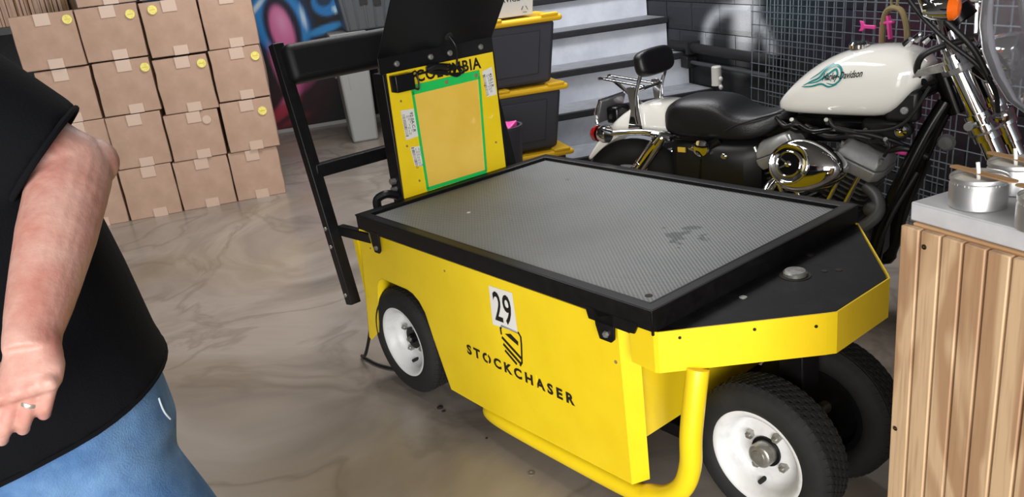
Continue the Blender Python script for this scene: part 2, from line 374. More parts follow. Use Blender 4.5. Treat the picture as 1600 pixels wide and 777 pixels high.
def colored_grid(name, m, P, nu, nv, colf, parent=None):
    V = []; C = []
    for j in range(nv+1):
        for i in range(nu+1):
            p, c = P(i/nu, j/nv), None; V.append(tuple(p)); C.append(colf(i/nu, j/nv))
    F = [(j*(nu+1)+i, j*(nu+1)+i+1, (j+1)*(nu+1)+i+1, (j+1)*(nu+1)+i) for j in range(nv) for i in range(nu)]
    me = bpy.data.meshes.new(name); me.from_pydata(V, [], F)
    ca = me.color_attributes.new('Col', 'FLOAT_COLOR', 'POINT')
    for k, c in enumerate(C): ca.data[k].color = (c[0], c[1], c[2], 1)
    return link(name, me, m, parent, smooth=False)
A0, A1 = -1.6, 1.6
bwl = MB().box((LEFT_A, BACK_B+.004, 0), (WALL_A, BACK_B+.12, CEIL)).build('wall_back', 'nosing_black', kind='structure'); bwl.rotation_euler.z = RT
mu = colored_grid('mural_paint', 'mural', lambda u, v: (A0+(A1-A0)*u, BACK_B, 2.2*v), 150, 104, lambda u, v: mural_col(A0+(A1-A0)*u, 2.2*v), bwl)
mu['label'] = 'blue and pink spray-painted mural'
bb = MB().box((LEFT_A, BACK_B-.012, 0), (1.4, BACK_B, .035)).build('baseboard_back', 'trim_white', kind='structure'); bb.rotation_euler.z = RT
# right wall of painted concrete blocks
rwl = MB().box((WALL_A+.012, FRONT_B, 0), (WALL_A+.14, BACK_B, CEIL)).build('wall_right', 'nosing_black', kind='structure'); rwl.rotation_euler.z = RT
def block_col(b, z):
    c = hx('#16171a')
    c = mixc(c, hx('#2c3035'), .8*ss(.5, -.2, sd_ell(b, z, 5.9, 1.0, .7, .5, 0)))
    c = mixc(c, hx('#0f1012'), .8*ss(.15, -.2, sd_ell(b, z, 5.0, .35, .8, .4, 0)))
    c = mixc(c, hx('#d5d9dd'), .9*ss(.10, -.10, sd_ell(b, z, 4.86, .98, .12, .30, .25)))
    c = mixc(c, hx('#b5babf'), .9*ss(.06, -.03, abs(sd_ell(b, z, 4.98, .72, .42, .26, .1))-.01)*(1 if z > .70 else 0))
    c = mixc(c, hx('#123a44'), .8*ss(.2, -.2, sd_ell(b, z, 4.1, 1.15, .5, .3, 0)))
    c = mixc(c, hx('#24162c'), .8*ss(.3, -.2, sd_ell(b, z, 3.7, .85, .4, .3, .3)))
    c = mixc(c, hx('#4f2136'), .8*ss(.2, -.2, sd_ell(b, z, 3.35, .75, .35, .28, .4)))
    c = mixc(c, hx('#1d4a2c'), .7*ss(.15, -.1, sd_ell(b, z, 3.7, 1.25, .3, .12, 0)))
    c = mixc(c, hx('#6a2a44'), .8*ss(.25, -.2, sd_ell(b, z, 2.3, 1.15, .5, .35, .2)))
    c = mixc(c, hx('#1c1018'), .7*ss(.3, -.2, sd_ell(b, z, 2.6, .5, .6, .3, .2)))
    return c
BL, BH = .40, .203
for row in range(9):
    nb0 = 1.2 + (BL/2 if row % 2 else 0)
    for k in range(14):
        b0 = nb0 + k*BL; z0 = row*BH
        x = WALL_A - .0 + random.uniform(-.0008, .0008); g = .0025
        def P(u, v, b0=b0, z0=z0, x=x):
            e = .005 if (u in (0, 1) or v in (0, 1)) else 0
            return (x+e, b0+g+(BL-2*g)*(1-u), z0+g+(BH-2*g)*v)
        o = colored_grid('block', 'block_paint', P, 10, 6, lambda u, v, b0=b0, z0=z0: block_col(b0+BL*(1-u), z0+BH*v), rwl)

# ------------------------------------------------------------------ staircase
st = empty('staircase', rw(2.15, 4.95), RT, 'white-riser staircase with grey treads and black nosings beside dark block wall', 'staircase')
SW = .79; RISE, RUN = .237, .34
for k in range(8):
    z1 = .19 + RISE*k; zb = z1-RISE if k else 0; y = RUN*k
    MB().box((-SW, y+.02, zb), (SW, y+.05, z1-.035)).build('riser', 'riser_white', st)
    MB().box((-SW, y+.012, z1-.035), (SW, y+RUN+.05, z1)).build('tread', 'tread_grey', st, bevel=.004)
    MB().box((-SW, y-.015, z1-.045), (SW, y+.012, z1+.002)).build('nosing', 'nosing_black', st, bevel=.006)
MB().prism([(.02, 0), (.02, .15), (RUN*7+.2, .15+RISE*7), (RUN*7+.2, 0)], lambda x, y, h: (h, x, y), -SW-.03, -SW).build('stringer', 'nosing_black', st)

# ------------------------------------------------------------------ carton wall (front faces in one plane)
CB = 6.21
cart_rows = [  # row name, list of (a0, a1, z0, z1, label, tilt deg)
 [(-1.62, -1.25, 0.0, .375, 'plain carton at the left end of the bottom row, behind the arm', None),
  (-1.238, -.885, 0.0, .37, 'plain brown carton, third from the right in the bottom row', None),
  (-.875, -.50, 0.0, .362, 'plain brown carton, second from the right in the bottom row', None),
  (-.490, -.14, 0.0, .362, 'plain brown carton at the right end of the bottom row', None)],
 [(-1.59, -1.235, .38, .745, 'carton at the left end of the second row up, behind the elbow', None),
  (-1.225, -.865, .375, .745, 'brown carton without sticker, third from right in second row up', None),
  (-.855, -.49, .366, .70, 'brown carton with pale round sticker, second from right in second row up', (.78, .80, '#')),
  (-.465, -.11, .366, .725, 'brown carton with yellow sticker at right end of second row up', (.80, .75, ''))],
 [(-1.58, -1.24, .75, 1.11, 'carton at the left end of the third row up, behind the sleeve', None),
  (-1.215, -.845, .752, 1.115, 'dented carton with yellow sticker, third from right in third row up', (.90, .82, '')),
  (-.83, -.47, .705, 1.085, 'crumpled carton with yellow sticker, second from right in third row up', (.88, .84, '')),
  (-.455, -.105, .735, 1.095, 'brown carton with yellow sticker at right end of third row up', (.88, .80, ''))],
 [(-1.625, -1.235, 1.12, 1.475, 'carton with yellow sticker at the left end of the fourth row up', (.90, .85, '')),
  (-1.225, -.84, 1.125, 1.475, 'carton with yellow sticker, second from left in the fourth row up', (.88, .80, '')),
  (-.825, -.46, 1.10, 1.465, 'carton with sticker on its left corner, second from right in fourth row', (.22, .86, '')),
  (-.445, -.10, 1.10, 1.47, 'carton without visible sticker at the right end of the fourth row', None)],
 [(-1.20, -.83, 1.482, 1.85, 'upper left carton of the cut-off top row', None),
  (-.81, -.44, 1.478, 1.845, 'upper right carton of the cut-off top row', None)],
]
for ri, row in enumerate(cart_rows):
    for (a0, a1, z0, z1, lab, stk) in row:
        cx, wd, ht = (a0+a1)/2, a1-a0, z1-z0
        db = random.uniform(-.008, .012)
        t = empty('carton', rw(cx, CB+db+.18, z0), RT+math.radians(random.uniform(-.8, .8)), lab, 'box', 'stacked brown cartons')
        hw = wd/2; D = .18
        dn = .006 if ri == 2 else .002
        j = lambda: random.uniform(-dn, dn)
        m = MB(); n0 = 8
        rings = []
        for q in range(5):   # slightly bulged corrugated walls
            zz = ht*q/4; bu = .004*math.sin(PI*q/4)
            rings.append([(-hw+j(), -D-bu, zz), (0, -D-bu*1.6, zz), (hw+j(), -D-bu, zz), (hw+bu, 0, zz), (hw+j(), D, zz), (0, D+bu, zz), (-hw+j(), D, zz), (-hw-bu, 0, zz)])
        m.loft(rings); m.build('carton_body', 'cardboard', t, bevel=.004, seg=1, angle=50)
        tw = .047
        tx = random.uniform(-.01, .02)
        MB().box((tx-tw, -D-.0085, ht-.075), (tx+tw, -D-.001, ht+.001)).box((tx-tw, -D-.002, ht-.0005), (tx+tw, D, ht+.0012)).build('tape', 'tape', t)
        MB().box((tx-tw+.01, -D-.0085, 0), (tx+tw+.01, -D-.001, .062)).build('tape', 'tape', t)
        MB().box((-hw+.01, -.003, ht-.0006), (hw-.01, .003, ht+.0006)).build('flap_seam', 'cardboard_dark', t)
        if stk:
            sx = -hw + stk[0]*wd; sz = stk[1]*ht
            s_ = MB().cyl((sx, -D-.0115, sz), (sx, -D-.003, sz), .030, n=24).build('sticker', 'tape' if stk[2] else 'sticker', t)
            if not stk[2]: MB().box((sx-.018, -D-.0122, sz-.003), (sx+.018, -D-.0112, sz+.004)).build('sticker_print', 'badge_gold', s_)
# flattened cartons on a dark rack behind the stack
rk = empty('storage_rack', rw(-2.05, 7.05), RT, 'black metal rack standing behind the carton stack at far left', 'rack')
for sx in (-.65, .75):
    for sy in (-.22, .22): MB().box((sx-.02, sy-.02, 0), (sx+.02, sy+.02, 2.2)).build('rack_post', 'black_metal', rk)
for z in (.5, 1.36): MB().box((-.65, -.22, z), (.75, .22, z+.05)).build('shelf', 'black_metal', rk)
fb = empty('flattened_cartons', rw(-2.05, 7.05, 1.412), RT, 'bundle of flattened brown cartons standing upright on the black rack', 'cardboard')
x = -.55
while x < .66:
    wd = random.uniform(.012, .03); d0 = random.uniform(0, .03)
    MB().box((x, -.2+d0, 0), (x+wd-.004, .2, random.uniform(.4, .5))).build('carton_sheet', 'cardboard' if random.random() < .45 else 'cardboard_dark', fb); x += wd

# ------------------------------------------------------------------ grey bin, clear tote, carton at the back
gb = empty('storage_bin', rw(.64, 7.87), RT, 'tall light grey plastic bin with a handle slot below clear tote', 'bin')
m = MB()
m.loft([[(-.12,-.2,0),(.12,-.2,0),(.12,.2,0),(-.12,.2,0)],[(-.15,-.22,.98),(.15,-.22,.98),(.15,.22,.98),(-.15,.22,.98)]]); m.build('bin_body', 'grey_plastic', gb, bevel=.02)
MB().box((-.165, -.235, .96), (.165, .235, 1.0)).build('bin_rim', 'grey_plastic', gb, bevel=.01)
for yy in (-.06,): MB().loft([[(.132+dx, yy+.03*math.cos(q*PI/8), .40+.085*math.sin(q*PI/8)) for q in range(16)] for dx in (-.01, .012)]).build('handle_slot', 'pipe_black', gb)
MB().box((-.06, -.2195, .5), (-.05, -.205, .9)).build('front_rib', 'grey_plastic', gb)
ct = empty('clear_tote', rw(.84, 7.87, 1.0), RT, 'ribbed translucent grey tote stacked on the grey bin', 'tote')
m = MB(); m.loft([[(-.2,-.2,0),(.24,-.2,0),(.24,.2,0),(-.2,.2,0)],[(-.24,-.23,.34),(.28,-.23,.34),(.28,.23,.34),(-.24,.23,.34)]]); m.build('tote_body', 'clear_tote', ct, bevel=.015)
for k in range(6): 
    xx = -.17+k*.08; MB().bar((xx, -.203, .02), (xx*1.14, -.228, .3), .02, .012).build('rib', 'clear_tote', ct, bevel=.004)
MB().box((-.26, -.25, .32), (.30, .25, .36)).build('tote_lid', 'grey_plastic', ct, bevel=.01)
for (x0, z0) in ((-.05, .22), (.07, .20)): MB().box((x0, -.236, z0), (x0+.07, -.228, z0+.1)).build('dark_label', 'pipe_black', ct)
kb = empty('brown_carton', rw(1.0, 7.75), RT, 'narrow brown carton standing on floor behind the yellow console', 'box')
MB().box((-.12, -.15, 0), (.12, .15, .62)).build('carton_body', 'cardboard', kb, bevel=.004)
MB().box((-.03, -.152, .3), (.03, -.149, .622)).build('tape', 'tape', kb)

# ------------------------------------------------------------------ black totes with yellow lids
TB = 4.5
def tote(z0, lab):
    t = empty('storage_tote', rw(1.18, TB+.225, z0), RT, lab, 'tote', 'black totes with yellow lids')
    hx_, hy, h = .355, .205, .345
    lo = [(-hx_+.045, -hy+.03), (hx_-.045, -hy+.03), (hx_-.045, hy-.03), (-hx_+.045, hy-.03)]
    hi = [(-hx_, -hy), (hx_, -hy), (hx_, hy), (-hx_, hy)]
    MB().loft([[(x, y, .0) for x, y in lo], [(x, y, h) for x, y in hi]]).build('tote_body', 'tote_black', t, bevel=.022, seg=3)
    def fr(x, z): return (x, -hy+.03*(1-z/h), z)
    MB().loft([[(-.17, fr(0, .05)[1]-.002, .055), (.235, fr(0, .05)[1]-.002, .055), (.265, fr(0, .3)[1]-.002, .30), (-.19, fr(0, .3)[1]-.002, .30)],
               [(-.165, fr(0, .05)[1]-.008, .06), (.23, fr(0, .05)[1]-.008, .06), (.26, fr(0, .3)[1]-.008, .295), (-.185, fr(0, .3)[1]-.008, .295)]]).build('front_panel', 'tote_black', t, bevel=.003)
    MB().box((hx_-.03, -.07, h-.06), (hx_+.03, .07, h-.02)).build('side_handle', 'tote_black', t, bevel=.006)
    MB().box((-.395, -.228, h-.005), (.395, .228, h+.03)).build('tote_lid', 'tote_lid', t, bevel=.016, seg=3)
    for x0 in (-.34, -.12, .27): MB().box((x0, -.228, h+.025), (x0+.1 + (.06 if x0 == -.12 else 0), -.16, h+.042)).build('lid_rib', 'tote_lid', t, bevel=.005)
    return t
tote(.00, 'black tote with yellow lid at the bottom of the stack, mostly hidden')
tote(.388, 'black tote with yellow lid in the middle of the stack')
tote(.776, 'black tote with yellow lid at the top, carrying a white service carton')
sb = empty('service_carton', rw(1.26, TB+.18, 0.776+.388), RT, 'pale grey carton lettered SERVICE on the topmost black tote', 'box')
MB().loft([[(-.2,-.12,0),(.16,-.12,0),(.16,.12,0),(-.2,.12,0)],[(-.19,-.11,.26),(.20,-.11,.26),(.20,.13,.26),(-.19,.13,.26)]]).build('carton_body', 'white_card', sb, bevel=.003)
text('lettering', 'SERVICE', (.02, -.119, .095), (1, 0, 0), (0, .03, 1), .030, 'ink', sb, bold=.012)
m = MB()
for k in range(3):
    a0 = PI/2+k*2*PI/3; p = [(.115+.019*math.cos(a0+d), -.1205, .032+.019*math.sin(a0+d)) for d in (.35, 2*PI/3-.45)]
    m.bar(p[0], p[1], .002, .005, up=(0, 1, 0))
m.build('recycle_mark', 'ink', sb)
wb = empty('waste_bin', rw(1.07, 4.23), RT, 'small open black bin holding something pink, beside the totes', 'bin')
m = MB(); n = 28
m.lathe([(.07, 0), (.115, .615), (.122, .62), (.122, .635), (.108, .635), (.066, .01), (0.001, .01)], (0, 0, 0), (0, 0, 1), n).build('bin_body', 'tote_black', wb)
MB().loft([[(.02,-.05,.45),(.08,-.04,.45),(.07,.03,.45),(.01,.02,.45)],[(.03,-.06,.62),(.09,-.03,.66),(.06,.03,.64),(.02,.0,.66)]]).build('pink_item', 'pink_plastic', wb, bevel=.006)

# ------------------------------------------------------------------ pipes on the block wall
pp = empty('wall_pipe', rw(WALL_A-.05, 5.5, 0), RT, 'black foam-wrapped pipe running along the dark block wall', 'pipe')
MB().tube([(-.02, .30, .71), (0, .1, .705), (0, -.5, .70), (0, -1.1, .70)], .036, 12, sub=5).build('pipe_tube', 'pipe_black', pp)
MB().box((-.05, -.02, .66), (.06, .02, .75)).build('bracket', 'pipe_black', pp)
gp = empty('conduit', rw(WALL_A-.06, 5.3, 0), RT, 'thin grey conduit below the black pipe', 'pipe')
MB().tube([(0, .25, .60), (0, -.8, .605)], .014, 10).build('conduit_tube', 'pipe_grey', gp)
MB().box((-.04, .2, .56), (.045, .3, .64)).build('junction_box', 'pipe_black', gp, bevel=.005)
wc = empty('white_canister', rw(WALL_A-.115, 5.05, .49), RT, 'small white plastic canister fixed to the thin grey conduit', 'canister')
MB().lathe([(0.001, 0), (.034, 0), (.036, .004), (.034, .012), (.034, .125), (.028, .132), (0.001, .132)], (0, 0, 0), (0, 0, 1), 24).build('canister_body', 'white_plastic', wc)
MB().box((.0, -.02, .085), (.04, .02, .10)).build('canister_bracket', 'pipe_grey', wc)
for z in (-.005, .05): MB().ball((.0, -.055, z), (.015, .015, .018), 12, 8).build('knob', 'white_plastic', wc)

# ------------------------------------------------------------------ wire grid panels leaning on the right wall
def grid_panel(b1, off, zb, width, height, lab, lean=.03):
    g = empty('grid_panel', rw(WALL_A-off, b1, zb), RT, lab, 'grid panel', 'wire grid panels')
    sp = .076; nv = int(round(width/sp)); nh = int(round(height/sp))
    base_v = base_h = None
    for i in range(nv+1):
        if base_v is None:
            base_v = MB().tube([(0, 0, 0), (lean*height, 0, height)], .0032, 6).build('wire', 'wire', g)
        else: copy(base_v, g, (0, -i*sp, 0))
    for j in range(nh+1):
        if base_h is None: base_h = MB().tube([(-.006, 0, 0), (-.006, -nv*sp, 0)], .0032, 6).build('wire', 'wire', g)
        else: copy(base_h, g, (lean*j*sp, 0, j*sp))
    return g
grid_panel(4.50, .20, .02, .68, 1.75, 'wire grid panel nearest the stairs, front layer')
grid_panel(4.42, .13, .05, .68, 1.75, 'wire grid panel nearest the stairs, rear layer')
grid_panel(3.80, .21, .02, .68, 1.75, 'wire grid panel behind the white fuel tank, front layer')
grid_panel(3.66, .13, .04, .68, 1.75, 'wire grid panel behind the white fuel tank, rear layer')
grid_panel(3.10, .20, .02, .60, 1.75, 'wire grid panel behind the motorcycle windshield')
hk = empty('hook_rack', rw(2.62, 3.13, .92), RT, 'arch-shaped gold and pink hook hanging on the wire grid', 'hook')
MB().tube([(0, .05, .0), (0, .045, .10), (0, .025, .15), (0, -.02, .165), (0, -.07, .15), (0, -.10, .09), (0, -.11, .01)], .013, 8, sub=4).build('arch', 'gold_paint', hk)
MB().tube([(0, -.02+.02*math.cos(q*PI/5), .19+.02*math.sin(q*PI/5)) for q in range(10)], .006, 8, closed=True).build('ring', 'gold_paint', hk)
MB().tube([(0, .055, -.03), (0, .055, .07), (0, .04, .12)], .010, 8).build('pink_arm', 'pink_plastic', hk)
MB().bar((0, .015, .13), (0, -.005, .03), .012, .02, up=(1, 0, 0)).build('pink_bar', 'pink_plastic', hk, bevel=.003)
MB().bar((0, .06, .095), (0, -.02, .105), .012, .018, up=(1, 0, 0)).build('pink_crossbar', 'pink_plastic', hk, bevel=.003)
wr = empty('pink_wrench', rw(2.60, 3.25, .98), RT, 'small pink wrench-shaped tag hanging on the wire grid', 'wrench')
pr_ = [(-.05, .008), (.02, .008), (.03, .022), (.055, .026), (.045, .008), (.045, -.006), (.058, -.022), (.03, -.02), (.02, -.008), (-.05, -.008)]
MB().prism(pr_, lambda x, y, h: (h, x, y+.02), -.005, .005).build('wrench_body', 'pink_plastic', wr, bevel=.002)

# ================================================================== THE CART (local x = rear to front, y = near side to far side)
cart = empty('burden_cart', (-.541, 2.807, 0), math.radians(-52.457), 'yellow flatbed utility cart numbered 29 with grey ribbed deck and white wheels', 'cart')
ZD, DL, DW = .69, 1.384, .92
sp_fn = lambda x, y, h: (x, h, y)
# deck: black angle rim and ribbed grey mat
rim = MB()
for (lo, hi) in (((0,0,.635),(DL,.006,ZD)), ((0,DW-.006,.635),(DL,DW,ZD)), ((0,0,.635),(.006,DW,ZD)), ((DL-.006,0,.625),(DL,DW,ZD))): rim.box(lo, hi)
rim.build('rim_side', 'black_metal', cart, bevel=.002)
rt = MB()
def ring_flat(mb, x0, y0, x1, y1, w_, z0, z1):
    o = [(x0,y0),(x1,y0),(x1,y1),(x0,y1)]; i = [(x0+w_,y0+w_),(x1-w_,y0+w_),(x1-w_,y1-w_),(x0+w_,y1-w_)]
    V = [(x,y,z0) for x,y in o]+[(x,y,z0) for x,y in i]+[(x,y,z1) for x,y in o]+[(x,y,z1) for x,y in i]; F = []
    for k in range(4):
        n = (k+1)%4; F += [(k,n,4+n,4+k),(8+k,12+k,12+n,8+n),(k,8+k,8+n,n),(4+k,4+n,12+n,12+k)]
    mb.add(V, F)
ring_flat(rt, -.002, -.002, DL+.002, DW+.002, .034, ZD-.006, ZD)
ring_flat(rt, .030, .030, DL-.030, DW-.030, .008, ZD-.020, ZD)
rt.build('deck_rim', 'black_metal', cart, bevel=.002)
mt = MB().box((.036, .036, .62), (DL-.036, DW-.036, .677)).build('deck_mat', 'deck_rubber', cart)
mh = MB(); disc(mh, (1.30, .085, .677), (0,0,1), .010, .0008); mh.build('mat_hole', 'cut_dark', mt)
m_ = MB(); disc(m_, (.33, .26, .677), (0,0,1), .007, .001); m_.build('mat_spot', 'label_white', mt)
# bracket tabs with bolts
for (s0, w_) in ((.11, .06), (1.224, .07)):
    tb = MB().prism([(-w_/2, .645), (w_/2, .645), (w_/2-.005, .575), (w_/2-.015, .565), (-w_/2+.015, .565), (-w_/2+.004, .60)], lambda x, y, h, s0=s0: (s0+x, h, y), -.001, .006).build('bracket_tab', 'black_metal', cart, bevel=.001)
    b_ = MB(); b_.cyl((s0+.005, -.001, .585), (s0+.005, -.007, .585), .0095, .008, n=6); b_.build('bolt', 'steel', tb)
MB().prism([(1.16, .645), (1.34, .645), (1.325, .615), (1.30, .612), (1.17, .612)], sp_fn, -.001, .004).build('corner_gusset', 'black_metal', cart)
# side panel with wheel arch
PT = .020
arch = [(-.10, .150), (-.028, .205), (.005, .33), (.028, .41), (.045, .435), (.075, .452), (.24, .452), (.275, .445), (.31, .425), (.338, .388), (.365, .30), (.40, .20), (.428, .123)]
poly = [(-.116, .157)] + arch + [(.62, .121), (1.258, .140), (1.249, .620), (-.03, .620), (-.05, .513)]
def side(tpos, sgn, nm):
    return MB().prism(poly, sp_fn, tpos, tpos+.004*sgn).build(nm, 'yellow_paint', cart, smooth=False)
sp = side(PT, 1, 'side_panel')
side(DW-PT, -1, 'side_panel')
def strip(pts, t0, t1, th, nm, par, m='yellow_paint'):
    mb = MB(); mb.add([(x, t0, z) for x, z in pts]+[(x, t1, z) for x, z in pts], [(i, i+1, len(pts)+i+1, len(pts)+i) for i in range(len(pts)-1)])
    return mb.build(nm, m, par, solid=th, angle=50)
strip(arch[1:], PT, PT+.06, .003, 'arch_lip', sp)
strip([(-.116, .157), (-.05, .513), (-.033, .62)], PT, PT+.08, .003, 'panel_rear_flange', sp)
MB().prism([(-.10, .15), (-.028, .205), (.0, .33), (-.05, .34), (-.09, .25)], sp_fn, PT+.05, PT+.055).build('arch_gusset', 'yellow_paint', sp)
# folded front flange of the panel
MB().add([(1.249, PT, .60), (1.258, PT, .140), (1.285, .062, .148), (1.292, .050, .575)], [(0, 1, 2, 3)]).build('front_flange', 'yellow_paint', sp, solid=.004, smooth=False)
MB().box((.46, PT+.03, .125), (1.20, PT+.10, .14)).build('sill', 'yellow_paint', cart)
# screws on the panel
for (x, z, r) in ((.03, .56, .004), (1.235, .50, .005), (.50, .58, .004)):
    q = MB(); disc(q, (x, PT-.0015, z), (0, 1, 0), r, .002, 10); q.build('screw', 'gold_paint', sp)
# cut-out lettering and shield logo, their shade laid on as flat dark shapes
text('lettering', 'STOCKCHASER', (.812, PT-.0002, .322), (1, 0, -.006), (.02, 0, 1), .036, 'cut_dark', sp, width=.50, bold=.045, spacing=1.5)
for fx in (.672, .902):      # uncut bridges that hold the stencilled letters together
    MB().box((fx-.0018, PT-.0016, .300), (fx+.0018, PT, .346)).build('stencil_bridge', 'yellow_paint', sp)
lg = MB()
def lp(x, y, h): return (.806+x, PT-.0004+h, .412+y)
outer = [(-.046, .042), (-.040, .052), (.040, .052), (.048, .042), (.044, -.005), (.030, -.04)]
def stroke(pts, w_):
    for i in range(len(pts)-1):
        a, b = Vector((*pts[i], 0)), Vector((*pts[i+1], 0)); d = (b-a).normalized(); n = Vector((-d.y, d.x, 0))*w_/2; e = d*w_*.3
        lg.prism([((a-e+n).x, (a-e+n).y), ((b+e+n).x, (b+e+n).y), ((b+e-n).x, (b+e-n).y), ((a-e-n).x, (a-e-n).y)], lp, -.0004, .0)
stroke([(-.046, .024), (-.047, .042), (-.038, .053), (.038, .053), (.047, .042), (.046, .018), (.038, -.045), (.028, -.058)], .007)
for (p, q, w_) in (((-.043, .012), (.034, -.030), .010), ((-.040, -.010), (.030, -.050), .010), ((-.036, -.030), (.010, -.058), .009)): stroke([p, q], w_)
lg.prism([(-.028, .030), (.0, .038), (.032, .022), (.030, .008), (-.004, .020)], lp, -.0004, 0)
lg.build('shield_logo', 'cut_dark', sp, smooth=False)
# the white number sticker
ns = MB().add([(.728, PT-.0008, .586), (.723, PT-.0008, .457), (.842, PT-.0008, .464), (.838, PT-.0008, .590)], [(0, 1, 2, 3)]).build('number_sticker', 'label_white', sp, smooth=False)
text('number', '29', (.783, PT-.0012, .526), (1, 0, .02), (0, 0, 1), .098, 'ink', sp, width=.083, bold=.012, spacing=1.05)
# front and rear bulkheads, floor pan
fw = MB().prism([(.05, .27), (.87, .27), (.87, .63), (.05, .63)], lambda x, y, h: (h, x, y), 1.27, 1.275).build('front_bulkhead', 'yellow_paint', cart)
MB().box((.44, .10, .145), (.95, .82, .16)).build('floor_pan', 'yellow_paint', cart)
MB().box((-.10, .08, .15), (-.094, .84, .55)).build('rear_bulkhead', 'yellow_paint', cart)
MB().box((.0, .24, .15), (.42, .245, .55)).build('wheel_well_wall', 'black_metal', cart)
MB().box((.0, .675, .15), (.42, .68, .55)).build('wheel_well_wall', 'black_metal', cart)
MB().box((.0, .245, .16), (1.26, .675, .2)).build('chassis', 'black_metal', cart)
# yellow tube bumper curling under the panel
TBP = [(1.447, .080, .5285), (1.447, .068, .48), (1.442, .05, .36), (1.436, .05, .27), (1.415, .046, .200), (1.370, .042, .150), (1.31, .04, .122), (1.22, .038, .104), (.80, .038, .094), (.63, .045, .092), (.585, .07, .092), (.575, .12, .092)]
MB().tube(TBP, .028, 18, sub=6).build('tube_bumper', 'yellow_paint', cart, angle=80)
# nose: yellow band with inset black plate
NZ = .635
nose = [(1.30, .012), (1.380, .006), (1.390, .010), (1.636, .318), (1.650, .338), (1.650, .582), (1.636, .602), (1.392, .906), (1.372, .912), (1.30, .908)]
mb = MB(); mb.add([(x, y, NZ) for x, y in nose]+[(x, y, NZ-.108) for x, y in nose], [(i, i+1, 10+i+1, 10+i) for i in range(9)])
nb = mb.build('nose_band', 'yellow_paint', cart, solid=.004, smooth=False)
MB().prism([(1.375, .018), (1.392, .020), (1.632, .322), (1.644, .342), (1.644, .578), (1.632, .598), (1.392, .900), (1.375, .902)], lambda x, y, h: (x, y, h), NZ-.007, NZ-.002).build('nose_plate', 'black_plate', cart)
npz = NZ-.002
c_ = MB(); c_.lathe([(.040, 0), (.040, .002), (.0, .002)], (1.455, .475, npz), (0,0,1), 28); c_.build('cap_seat', 'cut_dark', cart)
c_ = MB(); c_.lathe([(.030, .001), (.030, .010), (.026, .014), (.0, .015)], (1.455, .475, npz), (0,0,1), 28); c_.build('filler_cap', 'steel', cart)
for (x, y, r, mm) in ((1.50, .54, .008, 'cut_dark'), (1.525, .565, .009, 'cut_dark'), (1.43, .285, .010, 'steel'), (1.41, .62, .010, 'cut_dark')):
    q = MB(); disc(q, (x, y, npz-.001), (0,0,1), r, .0025, 14); q.build('plate_hole' if mm == 'cut_dark' else 'plate_bolt', mm, cart)
for (x, y) in ((1.42, .052), (1.53, .188), (1.62, .300)):
    q = MB(); disc(q, (x+.0035, y-.0045, NZ-.02 if x < 1.6 else NZ-.03), (-.335, .265, 0), .004, .004, 10); q.build('band_hole', 'cut_dark', nb)
